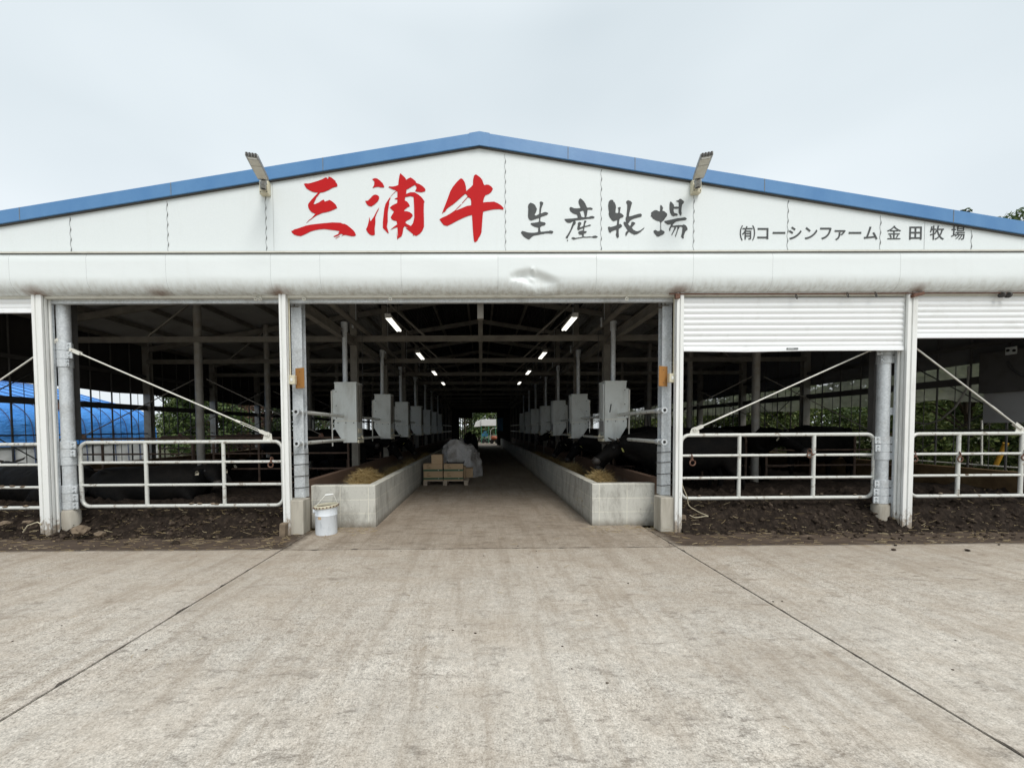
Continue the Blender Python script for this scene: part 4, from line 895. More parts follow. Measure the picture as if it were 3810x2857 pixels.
hook('pale rusty snap hook at the left end of the right gate', 2571, 1714, -.15, 1.05)
hook('snap hook lying against the second upright of the right gate', 3011, 1691, 1.3, .9)
hook('snap hook at the left end of the rightmost gate', 3396, 1701, .1, .95)
hook('snap hook on the middle upright of the rightmost gate', 3562, 1701, -.1, .95)
hook('snap hook at the photo edge on the rightmost gate', 3800, 1695, .2, .95)
# rope by the right gate
t = thing('rope', 'thin pale rope hanging from the right gate and trailing on the manure', 'rope', (2.75, 5.3, .1))
pts = [(90, 790), (125, 890), (160, 970), (165, 1020), (185, 1062), (280, 1120), (372, 1160), (330, 1186), (240, 1175), (175, 1145)]
P = []
for i, (u, v) in enumerate(pts):
    yy = 5.33 if i < 5 else 5.33-.02*(i-4)
    p = py_(2500+u*.3617, 1500+v*.3617, yy); 
    if i > 4: p.z = max(p.z, bed_h(p.x, p.y)+.015)
    P.append(p)
mb = MB(); Q = []
for i in range(len(P)-1):
    for k in range(5):
        tt = k/5; p0, p1, p2, p3 = P[max(i-1, 0)], P[i], P[i+1], P[min(i+2, len(P)-1)]
        Q.append(.5*((2*p1)+(p2-p0)*tt+(2*p0-5*p1+4*p2-p3)*tt**2+(3*p1-p0-3*p2+p3)*tt**3))
mb.tube(Q, .0055, 6); mb.build('cord', M['rope'], t, smooth=60)

# ---- inner pen dividers: rusty tube gates across the pens at every frame
for s in (-1, 1):
    for io, (xa, xb) in enumerate(((2.68, 5.38), (5.80, 8.50))):
        x0, x1 = (xa, xb) if s > 0 else (-xb, -xa)
        side = 'right' if s > 0 else 'left'; row = 'beside the feed trough' if io == 0 else 'against the outer wall'
        pr = None; nm = ('first', 'second', 'third', 'fourth', 'fifth')
        for k in range(5):
            lab = f'rusty brown divider gate {row}, {side} pens, {nm[k]} row back'
            if pr is None:
                pr = gate('divider_gate', lab, ((x0, .34), (x1, 1.24), FR[1]+.02, 0), [lerp(x0, x1, .335), lerp(x0, x1, .67)], [.62, .93], 'rusty divider gates between pens', 'rustpipe', .022)
                yy = FR[1]+.02; xp = s*5.6; xe = lerp(x0, x1, .2 if (s > 0) == (io == 0) else .8); q = (-1 if xe < xp else 1)
                mb = MB(); mb.tube([(xp+q*.12, yy, 2.42), (xe, yy, 1.30)], .010, 6); mb.build('stay_rod', M['beam'], pr, smooth=60)
                mb = MB(); mb.prism([(xe-.06, 1.25), (xe+.06, 1.25), (xe+.03, 1.33), (xe-.03, 1.33)], yy-.004, yy+.004, 'y'); mb.build('stay_bracket', M['rust'], pr, smooth=0)
            else: copy_tree(pr, (0, 2.5*k, 0), lab)
# ---- neck rails along the troughs
for s in (-1, 1):
    for z, w, (pa, pb) in ((1.63, 'upper', (1108, 1532)), (1.21, 'lower', (1126, 1650))):
        y0 = 5.26; zz = py_(pa if s < 0 else 3580-pa-6, pb-(6 if s > 0 else 0), y0).z
        X = s*2.47
        t = thing('neck_rail', f'{w} pale pipe rail along the {"left" if s < 0 else "right"} feed trough', 'rail', (X, y0, zz), 'neck rails above the feed troughs')
        mb = MB(); mb.tube([(X, y0-.02, zz), (X, YEND-.3, zz)], .028, 12); mb.build('pipe', M['gatepipe'], t, smooth=60)
        mb = MB(); mb.tube([(X, y0-.03, zz), (X, y0+.05, zz)], .042, 14); mb.build('clamp', M['galv'], t, smooth=40); mb = MB(); mb.tube([(X, y0+.11, zz), (X, y0+.2, zz)], .038, 14); mb.build('clamp', M['galv'], t, smooth=40)
        mb = MB(); mb.tube([(X, y0-.034, zz), (X, y0-.029, zz)], .02, 12); mb.build('pipe_bore', M['black'], t, smooth=40)

# ------------------------------------------------------------------ feed troughs of concrete block
ZT0 = .605
for s in (-1, 1):
    side = 'left' if s < 0 else 'right'
    xi, xo = (-1.515, -2.43) if s < 0 else (py_(2203, 1880, 5.55).x, py_(2203, 1880, 5.55).x+.90)
    yf = 5.55
    t = thing('feed_trough', f'long concrete block feed trough on the {side} of the aisle', 'trough', ((xi+xo)/2, yf, 0), 'block feed troughs')
    lo, hi = min(xi, xo), max(xi, xo)
    mb = MB(); nn = 24
    mb.box((lo+(0 if s < 0 else 0), yf, -.01), (hi, yf+.12, ZT0)); fw = mb.build('front_wall', M['blk_fl' if s < 0 else 'blk_fr'], t, smooth=0, bevel=.006)
    mb = MB(); mb.box((min(xi, xi+s*.12), yf+.1215, -.01), (max(xi, xi+s*.12), YEND-1.2, ZT0-.003)); mb.build('aisle_wall', M['blk_s'], t, smooth=0, bevel=.006)
    mb = MB(); xx = xo+s*.0; mb.box((min(xx, xx+s*.10), yf-.10, -.01), (max(xx, xx+s*.10), YEND-1.2, .68)); mb.build('pen_wall', M['blk_p'], t, smooth=0, bevel=.008)
    mb = MB(); mb.box((lo+.01, yf+.12, 0), (hi-.01, YEND-1.2, .13)); mb.build('trough_floor', M['blk_p'], t, smooth=0)
    # hay lying in it: mounds of loose blades
    def hay(lab, heaps, seed):
        rnd = random.Random(seed); mb = MB()
        for (hx, hy, rx, ry, hz, n) in heaps:
            m0 = 12; b = len(mb.v)
            for j in range(m0+1):
                for i in range(m0+1):
                    u, v = i/m0*2-1, j/m0*2-1; q = max(0, 1-u*u-v*v)
                    mb.v.append((hx+u*rx, hy+v*ry, .13+hz*(q**.6)*.93+.02*noise.noise(Vector((u*3+hx, v*3+hy, 0)))))
            mb.f += [(b+j*(m0+1)+i, b+j*(m0+1)+i+1, b+(j+1)*(m0+1)+i+1, b+(j+1)*(m0+1)+i) for j in range(m0) for i in range(m0)]
            for k in range(n):
                a, q = rnd.uniform(0, 6.283), math.sqrt(rnd.random()); u, v = q*math.cos(a), q*math.sin(a)
                z = .13+hz*(max(0, 1-q*q)**.6)
                stalk(mb, (hx+u*rx, hy+v*ry, z-.005), rnd.uniform(.05, .17), rnd.uniform(.0012, .0026), rnd.uniform(0, 6.283), rnd.uniform(-.55, .7), rnd.uniform(-.025, .025))
        tag(mb.build('hay', M['hay'], None, smooth=0), kind='stuff')
    cx = (xi+xo)/2+s*.02
    if s < 0: hay('', [(cx+.10, 6.32, .30, .46, .60, 2600), (cx+.05, 7.3, .32, .7, .40, 1300), (cx, 8.9, .33, .8, .40, 900), (cx, 11, .34, 1.0, .42, 700), (cx, 14, .34, 1.6, .42, 500)], 4)
    else: hay('', [(cx-.16, 6.22, .26, .36, .56, 2000), (cx+.12, 5.95, .26, .25, .2, 500), (cx-.1, 8.3, .32, .5, .50, 1100), (cx, 9.4, .33, .7, .42, 700), (cx, 11.3, .34, 1.0, .42, 700), (cx, 14, .34, 1.6, .42, 500)], 5)

# ------------------------------------------------------------------ feed hoppers, drop pipes and auger lines
ORD = ('nearest', 'second', 'third', 'fourth', 'fifth', 'sixth', 'seventh')
def hopper(s):
    X0, y0 = s*2.22, 6.98; w, d = .385, .34; zt, zm, zb = 2.245, 1.55, 1.165
    side = 'left' if s < 0 else 'right'
    t = thing('feed_hopper', f'grey sheet-metal feed hopper nearest the entrance on the {side} side' + (', black stroke on its front' if s > 0 else ''), 'feed hopper', (s*2.41, y0, 1.165), 'feed hoppers hanging over the troughs')
    def x(u): return X0+s*u
    def bx(mb, u0, u1, ya, yb, z0, z1): mb.box((min(x(u0), x(u1)), ya, z0), (max(x(u0), x(u1)), yb, z1))
    mb = MB(); bx(mb, 0, w, y0, y0+d, zm+.012, zt-.03); mb.build('hopper_body', M['hopper'], t, smooth=0, bevel=.004)
    mb = MB(); bx(mb, -.006, w+.006, y0-.008, y0+d+.006, zt-.03, zt); mb.build('lid', M['hopper'], t, smooth=0, bevel=.003)
    mb = MB(); mb.prism([(x(-.003), zm), (x(w+.012), zm), (x(w+.012), zm-.12), (x(w*.62), zb), (x(-.003), zb)], y0-.003, y0+d+.003, 'y'); mb.build('chute', M['hopper'], t, smooth=0, bevel=.003)
    mb = MB(); bx(mb, 0, w, y0-.012, y0-.001, zm-.003, zm+.016); mb.build('joint_strip', M['rod'], t, smooth=0)
    for u, z in ((w-.03, zt-.17), (w-.03, zt-.42), (w-.03, zm+.06), (.05, zm-.03), (.19, zm-.03), (.33, zm-.03)):
        mb = MB(); mb.tube([(x(u), y0-.012, z), (x(u), y0+.0, z)], .009, 8); mb.build('bolt', M['darksteel'], t, smooth=40)
    mb = MB(); bx(mb, w-.05, w+.045, y0-.004, y0+.006, zm+.03, zt-.14); bx(mb, w+.035, w+.045, y0-.004, y0+.05, zm+.03, zt-.14); mb.build('flange', M['hopper'], t, smooth=0)
    mb = MB(); mb.tube([(x(w+.05), y0-.012, zt-.16), (x(w+.045), y0-.012, zb-.06)], .012, 8); mb.build('lever_rod', M['rod'], t, smooth=60)
    mb = MB(); bx(mb, -.022, -.001, y0+.05, y0+.12, zm-.02, zt-.05); bx(mb, -.014, -.001, y0+.2, y0+.3, zm+.02, zt-.02); mb.build('side_slide', M['beam' if s < 0 else 'hopper'], t, smooth=0)
    mb = MB(); bx(mb, -.012, -.0035, y0+.06, y0+.26, zb+.17, zb+.25 if s < 0 else zb+.36); mb.build('instruction_sticker', M['tag_white' if s < 0 else 'panel_grey'], t, smooth=0)
    mb = MB(); bx(mb, -.10 if s > 0 else -.04, -.001, y0+.04, y0+.30, zb+.075, zb+.09); bx(mb, -.03, -.002, y0+.03, y0+.31, zb-.005, zb+.045); mb.tube([(x(-.09), y0+.06, zb+.08), (x(-.05), y0+.14, zb+.12), (x(-.02), y0+.2, zb+.08)], .014, 8); mb.build('outlet_flap', M['cream'], t, smooth=0)
    global STROKE
    if s > 0:
        mb = MB(); mb.box((x(.09), y0-.0025, 1.68), (x(.11), y0+.001, 1.83), rot=Matrix.Rotation(R(9), 3, 'Y')); STROKE = (mb, t)
    mb = MB(); xp = x(w*.5 if s > 0 else w*.62)
    mb.tube([(xp, y0+.14, zt-.01), (xp, y0+.14, 3.30)], .043, 14); mb.tube([(xp, y0+.14, 3.17), (xp, y0+.14, 3.33)], .058, 14); mb.build('drop_pipe', M['galv'], t, smooth=50)
    mb = MB(); xs_ = x(-.03); mb.tube([(xs_, y0+d-.04, zb+.1), (xs_, y0+d-.04, 3.2)], .006, 6); mb.build('pull_cord', M['cable'], t, smooth=50)
    return t
for s in (-1, 1):
    t0 = hopper(s); side = 'left' if s < 0 else 'right'
    for k in range(1, 7):
        hc = copy_tree(t0, (.012*math.sin(k*2.7+s), 2.5*k+.02*math.sin(k*1.9), .012*math.sin(k*3.3+s)), f'grey feed hopper, {ORD[k]} from the entrance in the {side} row'); hc.rotation_euler = (R(.5)*math.sin(k*5.1), R(.7)*math.sin(k*2.3+s), R(2.2)*math.sin(k*4.1+s))
    if s > 0: STROKE[0].build('black_stroke', M['black'], STROKE[1], smooth=0)
    mb = MB(); xa = s*2.33
    t = thing('auger_pipe', f'long steel feed auger pipe over the {side} feed hoppers', 'auger pipe', (xa, 5.9, 3.36), 'overhead feed augers')
    path = [(xa, 5.75, 3.37), (xa, YEND-1, 3.37)]
    if s > 0: path = [(3.35, 5.62, 3.34), (2.75, 5.62, 3.36), (2.52, 5.68, 3.37), (2.38, 5.88, 3.37), (xa, 6.3, 3.37), (xa, YEND-1, 3.37)]
    mb.tube(path, .052, 14); mb.build('pipe', M['beam'], t, smooth=50)
    mb = MB()
    for f in FR[1:9]: mb.box((xa-.07, f-.5, 3.30), (xa-.05, f-.45, 3.47)); mb.tube([(xa, f-.47, 3.42), (xa, f-.47, roofz(2.4)-.2)], .006, 5)
    mb.build('hanger', M['galv'], t, smooth=40)
    if s < 0:
        mb = MB(); mb.lathe([(.0, -.03), (.17, -.03), (.19, 0), (.16, .05), (.07, .09), (0, .09)], (xa-.28, 5.72, 3.28), 24, False); mb.tube([(xa-.28, 5.72, 3.33), (xa, 5.75, 3.37)], .05, 12); mb.build('drive_head', M['beam'], t, smooth=50)
# ------------------------------------------------------------------ fluorescent lights
for s in (-1, 1):
    side = 'left' if s < 0 else 'right'; pr = None
    p = py_(1465 if s < 0 else 2118, 1207 if s < 0 else 1204, 5.83)
    for k in range(4):
        lab = f'lit fluorescent batten in the {side} row, {ORD[k]} from the entrance'
        if pr is None:
            pr = thing('fluorescent_lamp', lab, 'lamp', (p.x, p.y, p.z), 'lit fluorescent battens under the roof')
            mb = MB(); mb.box((p.x-.04, p.y-.36, p.z+.016), (p.x+.04, p.y+.36, p.z+.05)); mb.box((p.x-.042, p.y-.38, p.z-.012), (p.x+.042, p.y-.362, p.z+.05)); mb.box((p.x-.042, p.y+.362, p.z-.012), (p.x+.042, p.y+.38, p.z+.05)); mb.build('lamp_housing', M['beam'], pr, smooth=0, bevel=.004)
            for dx in (-.022, .022):
                mb = MB(); mb.tube([(p.x+dx, p.y-.36, p.z-.002), (p.x+dx, p.y+.36, p.z-.002)], .016, 10); mb.build('tube', M['tube'], pr, smooth=60)
            mb = MB(); mb.tube([(p.x, p.y-.3, p.z+.06), (p.x-s*.02, p.y-.3, roofz(abs(p.x))-.2)], .004, 5); mb.tube([(p.x, p.y+.3, p.z+.06), (p.x+s*.02, p.y+.3, roofz(abs(p.x))-.2)], .004, 5); mb.build('chain', M['cable'], pr, smooth=60)
        else: copy_tree(pr, (0, 2.5*k, 0), lab)
# ------------------------------------------------------------------ floodlights on the gable
def flood(lab, s, pbox, tip0, tip1):
    yb = YG-.035; c = py_(*pbox, YG-.03)
    t = thing('floodlight', lab, 'floodlight', (c.x, YG-.03, c.z), 'flat floodlights on arms above the gable')
    mb = MB(); mb.box((c.x-.058, YG-.07, c.z-.085), (c.x+.058, YG-.001, c.z+.085)); jb = mb.build('junction_box', M['cream'], t, smooth=0, bevel=.012)
    mb = MB()
    for dx, dz in ((.04, .03), (.04, -.06), (-.04, .05), (-.04, -.06)): mb.tube([(c.x+dx, YG-.073, c.z+dz), (c.x+dx, YG-.069, c.z+dz)], .007, 8)
    mb.build('screw', M['darksteel'], jb, smooth=40)
    A = Vector((c.x-s*.012, YG-.10, c.z-.045)); Bp = py_(*tip0, YG-.19); Cp = py_(*tip1, YG-.62)
    mb = MB(); mb.tube([A, A+Vector((0, -.01, .07)), lerp(A, Bp, .6)+Vector((0, .02, .015)), Bp], [.032, .034, .032, .03], 14, cap=False); mb.build('arm', M['lamp_grey'], t, smooth=50, solid=.004)
    mb = MB(); mb.tube([A+Vector((0, 0, .012)), A+Vector((0, 0, .014))], .03, 12); mb.build('arm_bore', M['black'], t, smooth=50)
    d = (Cp-Bp); L = d.length; d.normalize(); r_ = Vector((1, 0, 0)); r_ = (r_-d*r_.dot(d)).normalized(); n = r_.cross(d).normalized()
    if n.z > 0: n = -n
    C = Matrix((r_, d, n)).transposed()
    def place(m2, nm, mat, bev=.004, par=t):
        m2.v = [tuple(Bp + C @ Vector(v)) for v in m2.v]; return m2.build(nm, mat, par, smooth=0, bevel=bev)
    m2 = MB(); m2.prism([(-.055, -.02), (.055, -.02), (.062, .0), (.066, L*.5), (.066, L-.012), (-.066, L-.012), (-.066, L*.5), (-.062, 0)], -.022, .012, 'z'); hd = place(m2, 'lamp_head', M['lamp_grey'])
    m2 = MB(); m2.box((-.053, L*.60, .0125), (.053, L-.07, .016)); place(m2, 'lens', M['lens'], .001, hd)
    m2 = MB(); m2.box((-.055, .02, .0125), (.055, L*.585, .0165)); place(m2, 'gear_cover', M['lens'], .001, hd)
    m2 = MB(); m2.box((-.045, L-.055, .0125), (.045, L-.03, .02)); place(m2, 'bright_strip', M['white_steel'], .001, hd)
    m2 = MB()
    for u in (-.045, -.015, .015, .045): m2.box((u-.01, L-.018, -.018), (u+.01, L+.004, .014))
    place(m2, 'end_fins', M['darksteel'], .001, hd)
flood('flat floodlight head leaning left over the blue roof edge', -1, (987, 703), (979, 665), (934, 575))
flood('flat floodlight head leaning right over the blue roof edge', 1, (2588, 698), (2598, 662), (2631, 573))
# ------------------------------------------------------------------ boards and switch boxes on the aisle posts
for s in (-1, 1):
    side = 'left' if s < 0 else 'right'
    (pa, pb, pc) = ((1096, 1136, 1407), (0, 0, 0), 0)[0] if s < 0 else (2446, 2488, 1400)
    y = 5.27; c = py_((pa+pb)/2, pc, y)
    t = thing('wooden_board', f'small orange-brown board fixed to the {side} aisle post', 'board', tuple(c), 'orange-brown boards on the aisle posts')
    mb = MB(); w = .078; h = .135
    rz = Matrix.Rotation(R(24)*s, 3, 'Z')
    mb.box((c.x-w, y-.006, c.z-h), (c.x+w, y+.006, c.z+h), rot=rz, piv=c); mb.build('board', M['board'], t, smooth=0, bevel=.003)
    mb = MB(); mb.tube([(c.x, y-.01, c.z+h-.05), (c.x, y+.0, c.z+h-.05)], .006, 6); mb.tube([(c.x, y-.01, c.z-h+.05), (c.x, y+.05, c.z-h+.05)], .006, 6); mb.build('screw', M['darksteel'], t, smooth=40)
    q = py_(1091 if s < 0 else 2496, 1414 if s < 0 else 1407, 5.235)
    t = thing('switch_box', f'white plastic switch box beside the orange board on the {side} post', 'switch box', tuple(q), 'switch boxes on the aisle posts')
    mb = MB(); mb.box((q.x-.04, 5.19, q.z-.06), (q.x+.04, 5.25, q.z+.06)); mb.build('box_cover', M['cream'], t, smooth=0, bevel=.006)
    mb = MB(); mb.tube([(q.x+s*.03, 5.225, q.z+.06), (q.x+s*.03, 5.225, ZL-.02)], .009, 8); mb.build('conduit', M['cream'], t, smooth=60)
    mb = MB(); mb.box((q.x-.014, 5.184, q.z-.02), (q.x+.014, 5.19, q.z+.02)); mb.build('rocker', M['white_steel'], t, smooth=0)
# ------------------------------------------------------------------ rod with rings under the housing on the right, hooks on the left
t = thing('curtain_rod', 'thin rusty rod with hanging rings above the right shutters', 'rod', (4, 5.1, 3.1))
yr = 5.135; pl = [py_(px, py, yr) for px, py in ((2490, 1094), (2800, 1094), (3100, 1093), (3420, 1091), (3812, 1090))] + [Vector((8.8, yr, py_(3812, 1089, yr).z))]
mb = MB(); mb.tube(pl, .009, 8); mb.build('rod', M['rust'], t, smooth=60)
for px, py in ((2963, 1103), (3154, 1098), (3259, 1096)):
    p = py_(px, py, yr-.012); mb = MB(); mb.tube([(p.x+.017*math.cos(R(a))*.6, p.y+.012*math.sin(R(a)), p.z+.036*math.sin(R(a))) for a in range(0, 360, 24)], .0055, 6, closed=True); mb.build('ring', M['darksteel'], t, smooth=60)
for px, py in ((3728, 1097), (3752, 1098)):
    p = py_(px, py, yr-.01); mb = MB(); mb.tube([(p.x-.012, p.y, p.z), (p.x+.012, p.y, p.z)], .036, 14); mb.build('pulley', M['darksteel'], t, smooth=50)
mb = MB(); p = py_(3425, 1093, 5.10); mb.box((p.x-.09, p.y, p.z-.025), (p.x+.06, p.y+.05, p.z+.015), rot=Matrix.Rotation(R(-14), 3, 'Y')); mb.build('bracket', M['rust'], t, smooth=0, bevel=.004); mb = MB(); p = py_(2523, 1101, 5.1); mb.box((p.x-.03, p.y, p.z-.03), (p.x+.03, p.y+.04, p.z+.03)); mb.build('bracket', M['rust'], t, smooth=0, bevel=.004)
for px, lab in ((952, 'eye hook under the housing, the left one of a close pair'), (968, 'eye hook under the housing, the right one of a close pair'), (1131, 'eye hook under the housing just right of the left aisle post'), (1452, 'eye hook under the housing above the left fluorescent row'), (2332, 'eye hook under the housing near the right aisle post')):
    p = py_(px, 1108, 5.17); t = thing('eye_hook', lab, 'hook', tuple(p), 'eye hooks under the shutter housing')
    mb = MB(); mb.tube([(p.x, 5.17, ZL+.01), (p.x, 5.17, p.z+.0)], .007, 6); mb.tube([(p.x+.018*math.cos(R(a)), 5.17, p.z-.018+.018*math.sin(R(a))) for a in range(0, 360, 30)], .007, 6, closed=True); mb.build('eye', M['trim'], t, smooth=60)
# ------------------------------------------------------------------ pail
c = pz_(1215, 1983, 0); c.z = 0
t = thing('paint_pail', 'scuffed white metal pail with wire handle by the left trough', 'pail', tuple(c))
mb = MB(); mb.lathe([(.137, 0), (.139, .012), (.141, .25), (.146, .258), (.141, .266), (.143, .345), (.146, .36)], c, 36); mb.build('pail_body', M['pail'], t, smooth=40)
mb = MB(); pr = [(.146, .356), (.152, .352), (.158, .36), (.157, .385), (.150, .392), (.143, .388), (.140, .36)]; mb.lathe(pr, c, 36, False); mb.v = [(x, y, z + .012*((x-c.x)/.15)) for x, y, z in mb.v]; rim = mb.build('crimped_rim', M['cream'], t, smooth=40); mb = MB(); mb.lathe([(.1395, .358), (.139, .12), (.12, .02), (0, .018)], c, 36, False); mb.build('pail_inside', M['pail_in'], t, smooth=40)
mb = MB()
for k in range(22):
    a = k/22*6.283; p = Vector((c.x+.159*math.cos(a), c.y+.159*math.sin(a), .37+.012*math.cos(a))); mb.box(p-Vector((.007, .007, .008)), p+Vector((.007, .007, .008)), rot=Matrix.Rotation(a, 3, 'Z'))
mb.build('rim_lug', M['rust'], rim, smooth=0)
mb = MB(); eL, eR = c+Vector((-.135, -.065, .315)), c+Vector((.135, .065, .325)); top = c+Vector((.035, .03, .515))
mb.tube([eL, eL+Vector((.02, .0, .06)), eL+Vector((.075, .025, .13)), lerp(eL, top, .72)+Vector((-.005, 0, .045)), top+Vector((-.05, -.01, 0))], .0045, 8); mb.tube([top+Vector((.05, .01, .006)), lerp(top, eR, .5)+Vector((.03, 0, .03)), eR+Vector((.01, 0, .03)), eR], .0035, 8); mb.build('wire_handle', M['rod'], t, smooth=60)
mb = MB(); mb.tube([top+Vector((-.052, -.01, -.001)), top+Vector((.05, .01, .006))], .013, 10); mb.build('hand_grip', M['white_steel'], t, smooth=60)
mb = MB(); d = (eL-c); d.z = 0; d.normalize(); mb.tube([eL-d*.012, eL+d*.014], .03, 12); mb.build('ear', M['pail'], t, smooth=50)
mb = MB(); n = 6; mb.add([(c.x-.1405*math.sin(a)*1.006, c.y-.1405*math.cos(a)*1.006, z) for a in [lerp(.08, .42, i/n) for i in range(n+1)] for z in (.215, .25)], [(2*i, 2*i+1, 2*i+3, 2*i+2) for i in range(n)]); mb.build('tape_scrap', M['cardboard'], t, smooth=60)
# ------------------------------------------------------------------ pallet with cartons, bulk sheet heap behind
yp = 9.62; xr = py_(1743, 1795, yp).x
xl_ = xr-1.12
t = thing('pallet', 'weathered wooden pallet carrying the cartons beside the left trough', 'pallet', ((xl_+xr)/2, yp, 0))
for i, x in enumerate((xl_+.05, (xl_+xr)/2-.02, xr-.06)):
    for y in (yp, yp+.5, yp+1.0): mb = MB(); mb.box((x-.05, y, 0.0), (x+.05, y+.10, .085)); mb.build('block', M['wood'], t, smooth=0, bevel=.003)
mb = MB()
for k in range(8): mb.box((xl_, yp-.005+.143*k, .1065), (xr, yp+.10+.143*k, .127))
mb.build('deck_boards', M['wood'], t, smooth=0, bevel=.002)
mb = MB()
for x in (xl_+.05, (xl_+xr)/2-.02, xr-.06): mb.box((x-.05, yp, .0855), (x+.05, yp+1.1, .106))
mb.build('stringer', M['wood'], t, smooth=0)
CW, CH, CD = .475, .205, .33
def carton(lab, x, y, z, rotz=0):
    t = thing('carton', lab, 'carton', (x, y, z), 'brown cartons with a green band on the pallet')
    mb = MB(); mb.box((x, y, z), (x+CW, y+CD, z+CH)); mb.build('carton_box', M['cardboard'], t, smooth=0, bevel=.004)
    mb = MB(); mb.box((x-.0015, y-.002, z+.022), (x+CW+.0015, y+CD+.002, z+.068)); mb.build('green_band', M['carton_green'], t, smooth=0)
    mb = MB()
    for dz, w, h in ((.175, .07, .006), (.155, .05, .004), (.148, .06, .003), (.138, .045, .003), (.105, .095, .011)): mb.box((x+.085, y-.0016, z+dz), (x+.085+w, y+.001, z+dz+h))
    mb.build('printed_lines', M['carton_ink'], t, smooth=0)
    mb = MB(); mb.prism([(x+CW-.12, z+.052), (x+CW-.085, z+.056), (x+CW-.10, z+.034)], y-.003, y-.0021, 'y'); mb.build('printed_mark', M['hopper'], t, smooth=0)
x1 = py_(1647, 1760, yp+.03).x-CW; x2 = py_(1651, 1760, yp+.03).x
Z0 = .127
carton('lower carton of the left stack on the pallet', x1, yp+.03, Z0)
carton('upper carton of the left stack, under the plain brown box', x1-.005, yp+.035, Z0+CH)
carton('lower carton of the right stack on the pallet', x2, yp+.02, Z0)
carton('upper carton of the right stack, under the black tray', x2+.004, yp+.025, Z0+CH)
xb = py_(1605, 1700, yp+.06).x
t = thing('plain_box', 'plain brown box standing on top of the left carton stack', 'box', (xb, yp+.06, Z0+2*CH))
mb = MB(); mb.box((xb, yp+.06, Z0+2*CH), (xb+.275, yp+.36, Z0+2*CH+.225)); bb = mb.build('box_body', M['cardboard'], t, smooth=0, bevel=.004)
mb = MB(); mb.box((xb-.001, yp+.0595, Z0+2*CH+.222), (xb+.276, yp+.361, Z0+2*CH+.2255)); mb.build('top_flap', M['cardboard'], t, smooth=0)
t = thing('black_tray', 'flat black tray lying on the right carton stack', 'tray', (x2+.06, yp+.03, Z0+2*CH))
z = Z0+2*CH; mb = MB(); mb.box((x2+.06, yp+.03, z), (x2+.50, yp+.40, z+.01)); mb.box((x2+.06, yp+.03, z+.01), (x2+.50, yp+.042, z+.045)); mb.box((x2+.488, yp+.042, z+.01), (x2+.50, yp+.40, z+.045)); mb.box((x2+.06, yp+.042, z+.01), (x2+.072, yp+.40, z+.045)); mb.build('tray_shell', M['black'], t, smooth=0, bevel=.003)
for k, lab in enumerate(('brown sack-sized box on the pallet behind the right stack', 'small brown box at the back right corner of the pallet')):
    x = x2+.12+.19*k; y = yp+.42+.16*k; t = thing('plain_box', lab, 'box', (x, y, Z0)); mb = MB(); mb.box((x, y, Z0), (x+.4, y+.3, Z0+.30-.06*k)); mb.build('box_body', M['cardboard'], t, smooth=0, bevel=.004); mb = MB(); mb.box((x-.001, y+.14, Z0+.301-.06*k), (x+.401, y+.18, Z0+.3025-.06*k)); mb.build('tape', M['carton_ink'], t, smooth=0)
# sheet-covered heap
yb = 11.35; ctr = py_(1712, 1700, yb)
def heap(name, lab, cat, c, sx, sy, h, mat, seed, outline=None):
    mb = MB(); nu, nv = 90, 44
    for j in range(nv+1):
        v = j/nv
        for i in range(nu):
            a = 2*math.pi*i/nu; ca, sa = math.cos(a), math.sin(a)
            rr = (abs(ca)**3.2+abs(sa)**3.2)**(-1/3.2)
            ph = v*math.pi/2; k = math.cos(ph)**.30; zz = math.sin(ph)**.55
            fold = .10*math.sin(a*7+seed+v*3)*(1-v)**.5*.5 + .16*noise.noise(Vector((ca*1.6+seed, sa*1.6, v*1.5))) + .20*abs(noise.noise(Vector((ca*3.5+seed, sa*3.5, v*4))))-.08
            top = h*(1-.26*sst(.1, 1., ca*k) + .06*noise.noise(Vector((ca*k*3, sa*k*3, seed+1))) + .10*max(0, 1-abs(ca*k+.1)*1.6) - .10*max(0, 1-abs(ca*k-.25)*5))
            mb.v.append((c[0]+ca*rr*sx*k*(1+fold), c[1]+sa*rr*sy*k*(1+fold), top*zz+ (.05*noise.noise(Vector((ca*k*5+seed, sa*k*5, v*5)))+.11*abs(noise.noise(Vector((ca*k*2.6+seed, sa*k*2.6, v*3+4))))-.06*abs(noise.noise(Vector((ca*k*6, sa*k*6+seed, v*6)))))*(v > .05)+(.04*abs(noise.noise(Vector((ca*4, sa*4, 3)))) if v < .02 else 0)))
    mb.f = [(j*nu+i, j*nu+(i+1) % nu, (j+1)*nu+(i+1) % nu, (j+1)*nu+i) for j in range(nv) for i in range(nu)]
    return tag(mb.build(name, mat, None, smooth=180), lab, cat)
heap('sheet_covered_heap', 'crumpled dirty white sheet covering a heap behind the cartons', 'covered heap', (ctr.x, yb+.3, 0), .60, .62, .98, M['bag'], 2.)
# ------------------------------------------------------------------ stones by the posts
def stone(name, lab, px, py, y, r, sx, sz, mat, seed, grp=None):
    p = py_(px, py, y); mb = MB(); rock(mb, (p.x, y, max(p.z, r*.5)), r, sx, 1., sz, seed, 3); tag(mb.build(name, mat, None, smooth=60), lab, 'stone', grp)
stone('stone', 'large pale clod-like stone beside the left outer guide rail', 300, 1973, 5.02, .078, 1.15, .8, M['stone'], 2, 'stones lying in the manure')
stone('stone', 'smaller pale stone right of the large one in the left manure', 370, 1988, 4.98, .050, 1, .85, M['stone'], 5, 'stones lying in the manure')
stone('stone', 'flat pale lump at the left edge of the manure', 18, 1946, 5.2, .055, 1.5, .5, M['stone'], 8, 'stones lying in the manure')
stone('stone', 'flat pale lump left of the left outer guide rail', 106, 1941, 5.15, .038, 1.6, .5, M['stone'], 11, 'stones lying in the manure')
